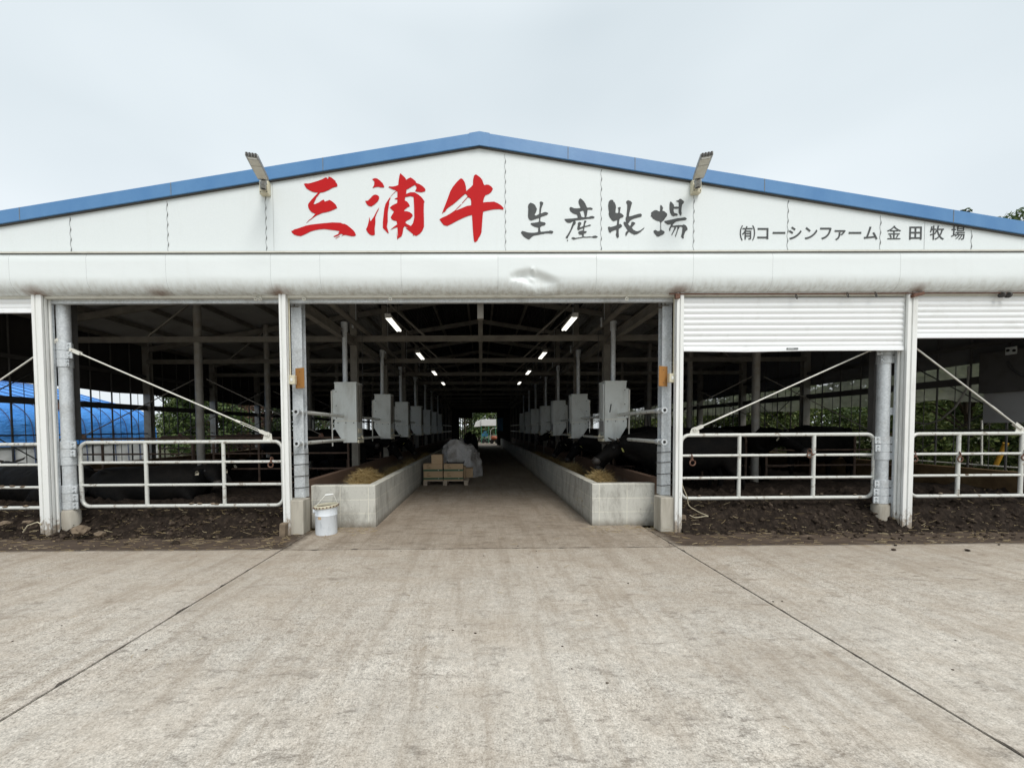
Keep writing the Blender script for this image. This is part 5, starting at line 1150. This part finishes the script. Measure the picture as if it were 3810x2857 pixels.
for lab, px0, px1, y0_, y1_, yy, sd in (('broken pale block leaning on the left aisle rail foot', 1038, 1060, 1948, 2003, 5.05, 1), ('broken pale block against the right aisle rail foot', 2534, 2556, 1917, 1978, 5.20, 2)):
    a, b = py_(px0, y1_, yy), py_(px1, y0_, yy); t = None
    mb = MB(); mb.box((a.x, yy, 0), (b.x, yy+.09, max(.12, b.z)), rot=Matrix.Rotation(R(4*(1 if sd == 1 else -1)), 3, 'Y'))
    me = mb; bm = bmesh.new(); 
    o = mb.build('broken_block', M['stone'], None, smooth=0, bevel=.012); tag(o, lab, 'block', 'broken blocks at the aisle rail feet')
mb = MB(); mb.tube([py_(86, 1980, 5.0), py_(104, 1954, 5.0), py_(140, 1942, 5.0), py_(152, 1948, 5.0), py_(151, 1955, 5.0)], .008, 6)
tag(mb.build('bent_stalk', M['rope'], None, smooth=60), 'bent pale stalk lying on the manure at far left', 'stalk')

# ------------------------------------------------------------------ right corner: control box, pipe, hose, pole
p = py_(3752, 1305, 6.35)
t = thing('control_box', 'dark electrical box with two sockets hung in the right corner', 'electrical box', tuple(p))
X = 8.52; q = px_(3720, 1300, X)
mb = MB(); mb.box((X-.02, 5.75, 1.95), (X+.10, 6.62, 2.62)); mb.build('box_body', M['darksteel'], t, smooth=0, bevel=.01)
mb = MB(); a = px_(3742, 1294, X-.03); b = px_(3782, 1316, X-.03); mb.box((X-.035, min(a.y, b.y), min(a.z, b.z)), (X-.0205, max(a.y, b.y), max(a.z, b.z)))
so2 = mb.build('socket_plate', M['hopper'], t, smooth=0)
mb = MB()
for px in (3750, 3773): w = px_(px, 1304, X-.037); mb.tube([(X-.042, w.y, w.z), (X-.034, w.y, w.z)], .022, 10)
mb.build('socket_hole', M['black'], so2, smooth=40)
mb = MB(); mb.tube([px_(3752, 1345, X-.03), px_(3764, 1375, X-.06), px_(3790, 1392, X-.06), px_(3830, 1408, X-.05)], .014, 8); mb.build('lead', M['cable'], t, smooth=60)
mb = MB(); a = px_(3388, 1711, 8.95); b = px_(3795, 1741, 8.95); d = (b-a); mb.tube([(8.95, b.y-1.2, a.z), (8.95, a.y+1.5, a.z)], .013, 8); mb.tube([(8.95, px_(3652, 1735, 8.95).y, a.z), (8.95, px_(3652, 1600, 8.95).y, 1.5)], .014, 8)
tag(mb.build('water_pipe', M['rod'], None, smooth=60), 'thin white water pipe running low behind the right kerb wall', 'pipe')
mb = MB(); mb.tube([px_(px, py, 8.55) for px, py in ((3340, 1560), (3393, 1570), (3450, 1578), (3500, 1561), (3556, 1513), (3600, 1440), (3605, 1360))], .016, 8)
tag(mb.build('hose', M['hose'], None, smooth=60), 'grey hose looping across the net curtain on the right', 'hose')
mb = MB(); mb.tube([px_(3703, 1735, 9.25), px_(3741, 1652, 9.25)], .034, 12); mb.tube([px_(3741, 1652, 9.25), px_(3743, 1648, 9.25)], .038, 12)
tag(mb.build('yellow_pole', M['yellow'], None, smooth=60), 'yellow tube leaning behind the right kerb wall', 'pole')

# ------------------------------------------------------------------ cattle
def loft(mb, st, n=14, side=None):
    P = [Vector(s[0]) for s in st]; m = len(P); vs = []
    for i, p in enumerate(P):
        d = (P[min(i+1, m-1)]-P[max(i-1, 0)]).normalized()
        s = Vector(side) if side is not None else Vector((0, 1, 0))
        s = (s-d*s.dot(d)).normalized(); u = d.cross(s).normalized()
        for k in range(n):
            a = 2*math.pi*k/n; ca, sa = math.cos(a), math.sin(a)
            vs.append(p+s*ca*st[i][1]+u*sa*st[i][2])
    fs = [(i*n+k, i*n+(k+1) % n, (i+1)*n+(k+1) % n, (i+1)*n+k) for i in range(m-1) for k in range(n)]
    fs += [tuple(range(n-1, -1, -1)), tuple((m-1)*n+k for k in range(n))]
    mb.add(vs, fs)
def cow_parts(head_pos, head_dir, lying=False, yaw=0., seed=0):
    """meshes in cow space: x forward, z up, origin on the ground under the barrel"""
    rnd = random.Random(seed); mb = MB(); dz = -.60 if lying else 0.
    def V(x, y, z): return Vector((x, y, z+dz))
    tors = [(V(-.93, 0, 1.08), .10, .12), (V(-.88, 0, 1.05), .20, .22), (V(-.74, 0, 1.03), .27, .29), (V(-.52, 0, .99), .30, .345), (V(-.25, 0, .955), .335, .375), (V(.05, 0, .945), .345, .39), (V(.35, 0, .955), .315, .385), (V(.58, 0, .985), .27, .37), (V(.74, 0, 1.0), .22, .30), (V(.86, 0, 1.02), .14, .20)]
    if lying: tors = [(p, w*1.10, h*.97) for p, w, h in tors]
    loft(mb, tors, 22)
    loft(mb, [(V(.18, 0, 1.28), .06, .05), (V(.45, 0, 1.315), .085, .06), (V(.68, 0, 1.26), .08, .07)], 12)        # withers
    for s in (-1, 1): loft(mb, [(V(-.50, s*.20, 1.24), .05, .05), (V(-.60, s*.22, 1.27), .06, .045), (V(-.72, s*.17, 1.22), .05, .05)], 10)   # hip bones
    hp, hd = Vector(head_pos), Vector(head_dir).normalized(); cy, sy = math.cos(yaw), math.sin(yaw)
    hs = Vector((-hd.y, hd.x, 0)); hs = hs.normalized() if hs.length > .01 else Vector((0, 1, 0))
    hu = hd.cross(hs).normalized(); hu = hu if hu.z > 0 else -hu
    base = V(.72, 0, 1.06); poll = hp
    loft(mb, [(base+Vector((-.08, 0, -.02)), .20, .27), (lerp(base, poll, .3)+Vector((0, 0, .0)), .155, .215), (lerp(base, poll, .65)+Vector((0, 0, .015)), .115, .165), (poll-hd*.02+hu*-.04, .10, .13)], 16, hs)
    loft(mb, [(lerp(base, poll, .1)+Vector((.04, 0, -.22)), .05, .12), (lerp(base, poll, .5)+Vector((.02, 0, -.19)), .035, .08), (lerp(base, poll, .85)+Vector((0, 0, -.13)), .03, .05)], 10, hs)   # dewlap
    H = [(-.03, .085, .085, .0), (.05, .118, .125, -.02), (.14, .122, .135, -.045), (.22, .108, .122, -.05), (.30, .085, .10, -.045), (.38, .072, .085, -.045), (.45, .078, .083, -.05), (.50, .070, .066, -.055), (.525, .045, .04, -.06)]
    loft(mb, [(hp+hd*a+hu*o, w, h) for a, w, h, o in H], 16, hs)
    for s in (-1, 1):                                   # ears, brow
        e0 = hp+hd*.03+hs*s*.09+hu*.02; e1 = e0+hs*s*.10-hu*.015-hd*.02; e2 = e0+hs*s*.20-hu*.05-hd*.02
        loft(mb, [(e0, .028, .022), (e1, .055, .018), (lerp(e1, e2, .6), .045, .014), (e2, .012, .008)], 10, hd)
        loft(mb, [(hp+hd*.07+hs*s*.085+hu*.05, .03, .03), (hp+hd*.15+hs*s*.10+hu*.03, .032, .034), (hp+hd*.2+hs*s*.09+hu*.0, .02, .02)], 8)
    if not lying:
        for s in (-1, 1):
            j = rnd.uniform(-.05, .05); y = s*.17
            loft(mb, [((.55, y*1.05, .95), .10, .16), ((.56+j, y, .74), .075, .105), ((.57+j, y, .52), .055, .06), ((.575+j, y, .44), .058, .062), ((.565+j, y, .30), .038, .042), ((.56+j, y, .14), .036, .038), ((.575+j, y, .09), .045, .05), ((.60+j, y, .0), .055, .075)], 12, (0, 1, 0))
            j = rnd.uniform(-.06, .06); y = s*.19
            loft(mb, [((-.66, y*.95, 1.02), .12, .24), ((-.62, y, .82), .10, .19), ((-.62+j*.5, y, .66), .07, .11), ((-.72+j, y, .52), .048, .065), ((-.76+j, y, .46), .046, .06), ((-.74+j, y, .30), .036, .045), ((-.72+j, y, .14), .036, .04), ((-.70+j, y, .09), .046, .05), ((-.67+j, y, 0), .055, .078)], 12, (0, 1, 0))
        loft(mb, [((-.93, 0, 1.16), .035, .03), ((-1.0, .0, 1.05), .025, .022), ((-1.0, .01, .75), .016, .016), ((-.99, .02, .52), .022, .022), ((-.98, .02, .36), .045, .04), ((-.98, .02, .24), .015, .015)], 10, (0, 1, 0))
    else:
        for s in (-1, 1):
            loft(mb, [((.52, s*.22, .34), .09, .12), ((.70, s*.24, .16), .07, .08), ((.80, s*.22, .09), .055, .06), ((.62, s*.17, .06), .045, .05), ((.45, s*.15, .055), .05, .05)], 10)
            loft(mb, [((-.62, s*.24, .42), .12, .20), ((-.40, s*.34, .24), .11, .15), ((-.22, s*.36, .13), .075, .09), ((-.45, s*.34, .075), .05, .05), ((-.68, s*.33, .06), .05, .05), ((-.40, s*.35, .05), .05, .04)], 10)
        loft(mb, [((-.93, 0, .52), .035, .03), ((-1.0, .1, .35), .022, .022), ((-.98, .2, .12), .022, .02), ((-.85, .3, .05), .035, .03)], 8)
    me = bpy.data.meshes.new('tmp'); me.from_pydata([tuple(v) for v in mb.v], [], mb.f); o = bpy.data.objects.new('tmp', me); COL.objects.link(o)
    q = o.modifiers.new('r', 'REMESH'); q.mode = 'VOXEL'; q.voxel_size = .026
    q = o.modifiers.new('s', 'SMOOTH'); q.iterations = 6; q.factor = .5
    body = bpy.data.meshes.new_from_object(o.evaluated_get(bpy.context.evaluated_depsgraph_get())); bpy.data.objects.remove(o)
    sd = Vector((seed*3.7, seed, 0))
    for v in body.vertices: v.co += v.normal*(.010*noise.noise(v.co*4.5+sd)+.004*noise.noise(v.co*16+sd))
    body.name = 'cow'; body.materials.append(M['coat']); body.polygons.foreach_set('use_smooth', [True]*len(body.polygons))
    parts = []
    def part(nm, m2, mat, sm=180):
        m = bpy.data.meshes.new(nm); m.from_pydata([tuple(v) for v in m2.v], [], m2.f); m.materials.append(mat); m.polygons.foreach_set('use_smooth', [True]*len(m.polygons)); parts.append((nm, m))
    m2 = MB(); c = hp+hd*.485-hu*.05; loft(m2, [(c-hd*.05, .079, .07), (c-hd*.01, .083, .078), (c+hd*.03, .075, .066), (c+hd*.05, .045, .035)], 14, hs); part('muzzle', m2, M['muzzle'])
    for s in (-1, 1):
        m2 = MB(); c = hp+hd*.0+hs*s*.075+hu*.065; pts = [c, c+hs*s*.045+hu*.02, c+hs*s*.085+hu*.05+hd*.015, c+hs*s*.10+hu*.095+hd*.035]; m2.tube(pts, [.022, .02, .015, .004], 10); part('horn', m2, M['horn'])
        m2 = MB(); c = hp+hd*.135+hs*s*.118+hu*.02; bm = bmesh.new(); bmesh.ops.create_icosphere(bm, subdivisions=2, radius=.022); m2.add([c+v.co for v in bm.verts], [[v.index for v in f.verts] for f in bm.faces]); bm.free(); part('eye', m2, M['black'])
        m2 = MB(); c = hp+hd*.03+hs*s*.21-hu*.03; a = hs*.028; b = hu*-.075; w = hd*.004+hs*.001
        vs = [c-a*.5, c+a*.5, c+a+b*.5, c+a*.9+b, c-a*.9+b, c-a+b*.5]; n = len(vs); m2.add([v+hd*.016 for v in vs]+[v+hd*.022 for v in vs], [tuple(range(n)), tuple(range(2*n-1, n-1, -1))]+[(i, (i+1) % n, n+(i+1) % n, n+i) for i in range(n)]); part('ear_tag', m2, M['tag_yellow'])
    m2 = MB(); c = hp+hd*.535-hu*.09; m2.tube([c+hs*.036*math.cos(R(a))+hu*.036*math.sin(R(a))+hd*.012*math.sin(R(a)) for a in range(0, 360, 20)], .0075, 8, closed=True); part('nose_ring', m2, M['brass'])
    return body, parts
ST_EAT = cow_parts((1.20, 0, .98), (.62, 0, -.78), seed=1)
ST_LOW = cow_parts((1.20, 0, 1.06), (.86, .06, -.50), seed=6)
ST_LEVEL = cow_parts((1.25, .02, 1.14), (.93, .0, -.36), seed=2)
ST_TURN = cow_parts((1.16, .16, 1.16), (.62, .52, -.55), seed=3)
LIE_FWD = cow_parts((1.18, 0, .72), (.80, .05, -.58), lying=True, seed=4)
LIE_SIDE = cow_parts((1.05, -.22, .70), (.55, -.68, -.45), lying=True, seed=5)
def cow(kind, lab, x, y, z, ang, sc=1., drop=(), pale=False):
    body, parts = kind; o = bpy.data.objects.new('cow', body); COL.objects.link(o); o.location = (x, y, z); o.rotation_euler = (0, 0, R(ang)); o.scale = (sc, sc, sc)
    tag(o, lab, 'cow', 'black cattle in the pens')
    for nm, m in parts:
        if nm in drop: continue
        c = bpy.data.objects.new(nm, m); COL.objects.link(c); c.parent = o
        if nm == 'ear_tag' and pale: c.data = m.copy(); c.data.materials.clear(); c.data.materials.append(M['tag_white'])
    WL[o] = Vector((x, y, z)); return o
NR = ('nose_ring',)
def bz(x, y): return bed_h(x, y)-.02
cow(ST_LOW, 'black cow standing broadside behind the right gate, muzzle over the right trough', 3.50, 6.60, .08, 180, .98, NR)
cow(ST_EAT, 'second black cow at the right trough, head lowered into the hay', 3.55, 7.35, .10, 190, .98, NR, True)
cow(ST_TURN, 'black cow facing out through the right gate with a brass nose ring', 5.72, 8.55, .10, -97, 1.0, ('horn',), True)
cow(ST_LEVEL, 'black cow behind the hinged end of the right gate, nearest the round post', 7.25, 8.3, .08, 200, 1.0, NR)
cow(ST_EAT, 'black cow feeding at the right trough, third from the entrance', 3.55, 9.3, .06, 176, 1., NR)
cow(ST_EAT, 'black cow feeding at the right trough, fourth from the entrance', 3.5, 11.2, .06, 184, .97, NR, True)
cow(ST_LEVEL, 'black cow at the right trough, fifth from the entrance', 3.6, 13.4, .06, 178, 1., NR)
cow(ST_TURN, 'black cow standing in the middle of the second right pen', 4.9, 10.6, .06, 25, 1.02, NR)
cow(ST_LEVEL, 'black cow standing beside the right outer wall, far back', 7.4, 12.2, .06, 150, 1.0, NR)
cow(ST_EAT, 'black cow deep in the right pens with lowered head', 6.2, 14.6, .06, 80, 1.0, NR)
cow(LIE_SIDE, 'black cow lying broadside behind the left gate', -5.75, 6.85, .06, 8, 1.0, NR, True)
cow(LIE_SIDE, 'black cow lying behind the leftmost gate, in front of the blue tunnel', -7.55, 6.75, .08, 172, 1.02, NR)
cow(LIE_FWD, 'black cow lying with its nose ring turned to the left gate', -4.95, 8.95, .06, -98, .98, ('horn',), True)
cow(ST_LEVEL, 'black cow standing behind the left aisle post', -4.3, 9.6, .06, 12, 1.0, NR)
cow(ST_EAT, 'black cow feeding at the left trough, nearest the entrance', -3.6, 10.3, .06, 2, 1., NR, True)
cow(ST_EAT, 'black cow feeding at the left trough, second from the entrance', -3.55, 12.4, .06, -5, 1., NR)
cow(LIE_FWD, 'black cow lying in the second left pen, head towards the aisle', -4.4, 11.9, .05, -30, 1.0, NR)
cow(ST_LEVEL, 'black cow standing far back in the left pens', -6.6, 14.2, .05, 60, 1.0, NR)

# ------------------------------------------------------------------ left: blue sheeted tunnel
TG = thing('sheeted_tunnel', 'long tunnel shed under blue tarpaulin with white film sides, left of the barn', 'tunnel shed', (-16, 9, 0))
yfar = 14.5
sec = [(-11.95, 0), (-11.97, .5), (-11.99, 1.0), (-12.02, 1.45), (-12.12, 1.78), (-12.45, 2.09), (-13.0, 2.30), (-13.65, 2.47), (-14.4, 2.68), (-15.1, 2.87), (-15.9, 3.03), (-16.6, 3.14), (-17.4, 3.22), (-18.2, 3.27), (-19.2, 3.2), (-20.4, 2.95), (-21.8, 2.5), (-23, 1.9), (-23.6, 1.0), (-23.7, 0)]
def smooth_sec(s, k):
    P = [Vector((a, b, 0)) for a, b in s]; o = []
    for i in range(len(P)-1):
        p0, p1, p2, p3 = P[max(i-1, 0)], P[i], P[i+1], P[min(i+2, len(P)-1)]
        for q in range(k):
            t = q/k; w = .5*((2*p1)+(p2-p0)*t+(2*p0-5*p1+4*p2-p3)*t*t+(3*p1-p0-3*p2+p3)*t**3); o.append((w.x, w.y))
    return o+[s[-1]]
top = smooth_sec(sec[2:18], 8); low = smooth_sec(sec[:3], 5)
def tun(prof, nm, mat, amp, y0=4.0, off=0):
    mb = MB(); n = 240
    ys = [lerp(y0, yfar, i/n) for i in range(n+1)]; m = len(prof)
    mb.sweep(prof, ys, 'y'); out = []
    for k, (x, y, z) in enumerate(mb.v):
        ph = (y/.46) % 1; dip = -.02*math.sin(math.pi*ph)         # sheet sags between the hoops
        w = amp*(noise.noise(Vector((x*2.2+y*.8, y*1.6, z*4)))+.6*abs(noise.noise(Vector((x*3, y*3.5, z*9))))) 
        out.append((x-(dip+w)*.8+off, y, z+(dip+w)*.5))
    mb.v = out; return mb.build(nm, mat, TG, smooth=180)
tun(top, 'tarpaulin', M['tarp'], .035); tun(low, 'side_film', M['film'], .02)
mb = MB(); mb.prism(sec, yfar-.03, yfar, 'y'); mb.build('end_film', M['film'], TG, smooth=0)
k = 0; y = 5.0
while y < yfar:
    mb = MB(); mb.tube([(x+.03, y, z+.012) for x, z in smooth_sec(sec[:14], 4)], .011, 5); mb.build('hoop', M['rib'], TG, smooth=60); y += .46
mb = MB(); mb.box((-11.98, 4, .985), (-11.945, yfar, 1.015)); mb.build('edge_batten', M['darksteel'], TG, smooth=0)

# ------------------------------------------------------------------ trees and shrubs
def leaf_cloud(mb, c, rx, ry, rz, n, size, rnd, hollow=.55):
    for i in range(n):
        while True:
            p = Vector((rnd.uniform(-1, 1), rnd.uniform(-1, 1), rnd.uniform(-1, 1)))
            if p.length <= 1 and p.length > hollow*rnd.random(): break
        q = Vector((c[0]+p.x*rx, c[1]+p.y*ry, c[2]+p.z*rz)); s = size*rnd.uniform(.6, 1.4)
        nrm = (p*.7+Vector((rnd.gauss(0, .6), rnd.gauss(0, .6), rnd.gauss(.35, .6)))).normalized()
        u = nrm.orthogonal().normalized(); a = rnd.uniform(0, 6.28); v = nrm.cross(u); u, v = u*math.cos(a)+v*math.sin(a), v*math.cos(a)-u*math.sin(a)
        mb.add([q-u*s, q-v*s*.42+nrm*s*.1, q+u*s, q+v*s*.42+nrm*s*.1], [(0, 1, 2, 3)])
def tree(name, lab, cat, x, y, h, r, mat, seed, n=2600, size=.09, z0=.0, low=.25, grp=None, sparse=False, lk=1.):
    rnd = random.Random(seed); t = thing(name, lab, cat, (x, y, z0), grp); mb = MB()
    lean = Vector((rnd.uniform(-.1, .1), rnd.uniform(-.1, .1), 0))*h*lk
    mb.tube([(x, y, z0-.1), Vector((x, y, z0+h*.35))+lean*.4, Vector((x, y, z0+h*.8))+lean], [max(.05, h*.022), max(.04, h*.016), .015], 8)
    cl = []
    nc = 26 if not sparse else 12
    for i in range(nc):
        f = rnd.uniform(low, 1); a = rnd.uniform(0, 6.28); rad = r*(.25+.75*math.sin(math.pi*min(1, (f-low)/(1-low)*.8+.15)))*rnd.uniform(.35, 1.0)
        p = Vector((x+rad*math.cos(a), y+rad*math.sin(a), z0+h*(f*.92)))+lean*f; cl.append(p)
        b = Vector((x, y, z0+h*min(.75, f*.6)))+lean*f*.6; mb.tube([b, lerp(b, p, .5)+Vector((0, 0, .08*h*.3)), p], [h*.008+.006, h*.005+.004, .006], 5)
    mb.build('trunk', M['bark'], t, smooth=60)
    mb = MB(); per = n//nc
    for p in cl:
        k = r*rnd.uniform(.24, .42)*(.6 if sparse else 1); leaf_cloud(mb, p, k*1.15, k*1.15, k*.75, per, size, rnd)
    mb.build('crown', M[mat], t, smooth=0); return t
# left of the barn, beyond the tunnel
for i, (px, Y, h, r, mt, lab) in enumerate((
    (655, 21, 3.3, 1.3, 'leaf_light', 'low pale green tree just past the end of the blue tunnel'),
    (745, 19, 4.6, 1.5, 'leaf', 'taller bushy tree right of the blue tunnel, seen through the left pens'),
    (830, 22, 5.2, 1.8, 'leaf', 'dense green tree behind the second round post, left pens'),
    (905, 20, 4.4, 1.4, 'leaf_brown', 'tree with brown dying leaves seen through the left pens'),
    (960, 24, 5.4, 2.0, 'leaf_dark', 'dark green tree seen between far left posts'),
    (1020, 27, 5.2, 2.1, 'leaf', 'green tree nearest the left aisle post, far behind'),
    (690, 32, 3.0, 1.9, 'leaf_dark', 'dark low tree far behind the blue tunnel end'))):
    p = py_(px, 1600, Y); tree('broadleaf_tree', lab, 'tree', p.x, Y, h, r, mt, 40+i, 3200, .10, 0, .12, 'trees left of the barn')
for i, (x, y, h, r, mt, lab) in enumerate(((-12.6, 18.2, 3.6, 1.5, 'leaf', 'bushy tree at the tunnel end, close behind the left side wall'), (-13.6, 24.5, 5.0, 2.1, 'leaf_dark', 'dense dark tree along the left side wall, second from the tunnel'), (-12.8, 28.5, 4.6, 2.0, 'leaf', 'dense green tree along the left side wall, third from the tunnel'), (-13.2, 33, 5.2, 2.2, 'leaf_dark', 'dense dark tree along the left side wall, farthest from the tunnel'))):
    tree('broadleaf_tree', lab, 'tree', x, y, h, r, mt, 60+i, 4200, .12, 0, .03, 'trees left of the barn')  # more trees, added here to block sky light from the left pens
# bank of shrubs on the right
k = 0
for i in range(17):
    y = 5.0+1.55*i; x = 10.7+.45*math.sin(i*2.1)
    place = ('nearest the photo edge', 'second from the front', 'third from the front, behind the side board', 'fourth from the front', 'fifth from the front')[i] if i < 5 else f'{("sixth","seventh","eighth","ninth","tenth","eleventh","twelfth","thirteenth","fourteenth","fifteenth","sixteenth","last")[i-5]} from the front'
    tree('shrub', f'leafy shrub in the right bank, {place}', 'shrub', x, y, 2.7+.5*math.sin(i*1.3), 1.2, ('leaf_light', 'leaf', 'leaf_light')[i % 3], 80+i, 9000 if i < 7 else 4200, .05 if i < 7 else .08, 0, .02, 'shrub bank right of the barn')
for i, (px, py, Y, lab, mt, sp, r) in enumerate((
    (3585, 765, 13, 'thin bare-topped tree showing above the right roof edge', 'leaf_dark', True, .75),
    (3712, 800, 14, 'bushy tree top showing above the roof at the right photo edge', 'leaf', False, 1.6),
    (3560, 900, 17, 'tall tree behind the roof on the right, hidden by its edge', 'leaf_dark', False, 1.8),
    (3810, 838, 13, 'dark tree top cut by the right photo edge', 'leaf_dark', False, 1.2))):
    p = py_(px, py, Y); tree('broadleaf_tree', lab, 'tree', p.x, Y, p.z*(1.06 if not sp else 1.055), r, mt, 120+i, 900 if sp else 4200, .09 if not sp else .05, 0, .45 if not sp else .86, 'trees above the right roof edge', sp, 0)
for i, (y, x) in enumerate(((8.5, 13.4), (12, 14), (16, 13.2), (20.5, 13.8), (25, 13))):
    tree('broadleaf_tree', f'tall dark tree behind the right shrub bank, {("nearest", "second", "third", "fourth", "farthest")[i]} from the front', 'tree', x, y, 5.1+.5*(i % 2), 2.4, ('leaf_dark', 'leaf')[i % 2], 140+i, 5600, .15, 0, .02, 'tall trees behind the shrub bank')
# far end of the aisle
for i, (px, Y, h, r, mt, lab) in enumerate(((1735, 44, 6.4, 2.6, 'leaf', 'tree beyond the slatted far opening'), (1782, 47, 6.6, 2.6, 'leaf_light', 'light green tree left above the white canopy'), (1832, 45, 6.2, 2.5, 'leaf', 'green tree right above the white canopy'), (1880, 48, 7, 3, 'leaf_dark', 'dark tree behind the right edge of the far doorway'))):
    p = py_(px, 1600, Y); tree('broadleaf_tree', lab, 'tree', p.x, Y, h, r, mt, 160+i, 3200, .16, 0, .05, 'trees beyond the far doorway')
Yc = 37.5
a, b = py_(1790, 1560, Yc), py_(1846, 1584, Yc); c0 = py_(1763, 1587, Yc)
t = thing('canvas_canopy', 'white canvas canopy on a frame outside the far doorway', 'canopy', ((a.x+b.x)/2, Yc, 0))
mb = MB(); mb.box((a.x, Yc, b.z), (b.x, Yc+.03, a.z)); mb.box((b.x-.03, Yc+.03, b.z), (b.x, Yc+2, a.z)); mb.box((a.x, Yc+.03, a.z-.03), (b.x-.03, Yc+2, a.z)); mb.build('front_sheet', M['canvas'], t, smooth=0, bevel=.01)
mb = MB(); mb.prism([(a.x-.01, a.z), (a.x-.01, b.z-.04), (c0.x, c0.z-.02), (c0.x+.2, a.z-.22)], Yc+.2, Yc+2, 'y'); mb.build('side_sheet', M['canvas'], t, smooth=0, bevel=.01)
for x in (a.x+.02, b.x-.05, lerp(a.x, b.x, .5)): mb = MB(); mb.box((x-.03, Yc+.05, 0), (x+.03, Yc+.11, b.z+.05)); mb.build('canopy_leg', M['machine_green'], t, smooth=0)
cx, cz = lerp(a.x, b.x, .25), 0
t = thing('tiller', 'blue and green farm machine parked under the white canopy', 'machine', (cx, Yc+.6, 0))
mb = MB(); mb.box((cx-.3, Yc+.4, .62), (cx+.28, Yc+1, .95)); mb.box((cx-.12, Yc+.38, .95), (cx+.2, Yc+.9, 1.15)); mb.build('engine_hood', M['machine_blue'], t, smooth=0, bevel=.03)
mb = MB(); mb.tube([(cx-.3, Yc+.4, .3), (cx-.1, Yc+.38, .7), (cx+.3, Yc+.38, 1.2), (cx+.36, Yc+.38, 1.25)], .03, 8); mb.tube([(cx+.2, Yc+.42, .2), (cx, Yc+.4, .65)], .03, 8); mb.build('handle_frame', M['machine_green'], t, smooth=60)
for dx in (-.2, .22): mb = MB(); mb.tube([(cx+dx, Yc+.4, .25), (cx+dx, Yc+.55, .25)], .25, 18); mb.build('wheel', M['rubber'], t, smooth=50)
cx = lerp(a.x, b.x, .82)
t = thing('hand_cart', 'hand cart with orange load at the right of the far doorway', 'cart', (cx, Yc-1, 0))
mb = MB(); mb.tube([(cx-.3, Yc-1, .3), (cx-.3, Yc-1, 1.25), (cx-.1, Yc-1, 1.45), (cx+.3, Yc-1, 1.45)], .025, 8); mb.tube([(cx-.3, Yc-1, .75), (cx+.4, Yc-1, .75)], .02, 8); mb.build('cart_handle', M['rod'], t, smooth=60)
mb = MB(); rock(mb, (cx+.05, Yc-1, .52), .26, 1.2, .8, .8, 4); mb.build('load', M['orange'], t, smooth=60)
mb = MB(); mb.tube([(cx-.2, Yc-1.1, .2), (cx-.2, Yc-1.02, .2)], .2, 16); mb.tube([(cx+.3, Yc-1.1, .2), (cx+.3, Yc-1.02, .2)], .2, 16); mb.box((cx-.35, Yc-1.15, .25), (cx+.4, Yc-.5, .32)); mb.build('cart_bed', M['rubber'], t, smooth=40)
heap('dark_heap', 'dark covered heap standing left of the far aisle end', 'covered heap', (py_(1752, 1640, 27).x, 27.2, 0), .50, .6, 1.05, M['black'], 7.)  # plain dark shape in place of unidentified objects
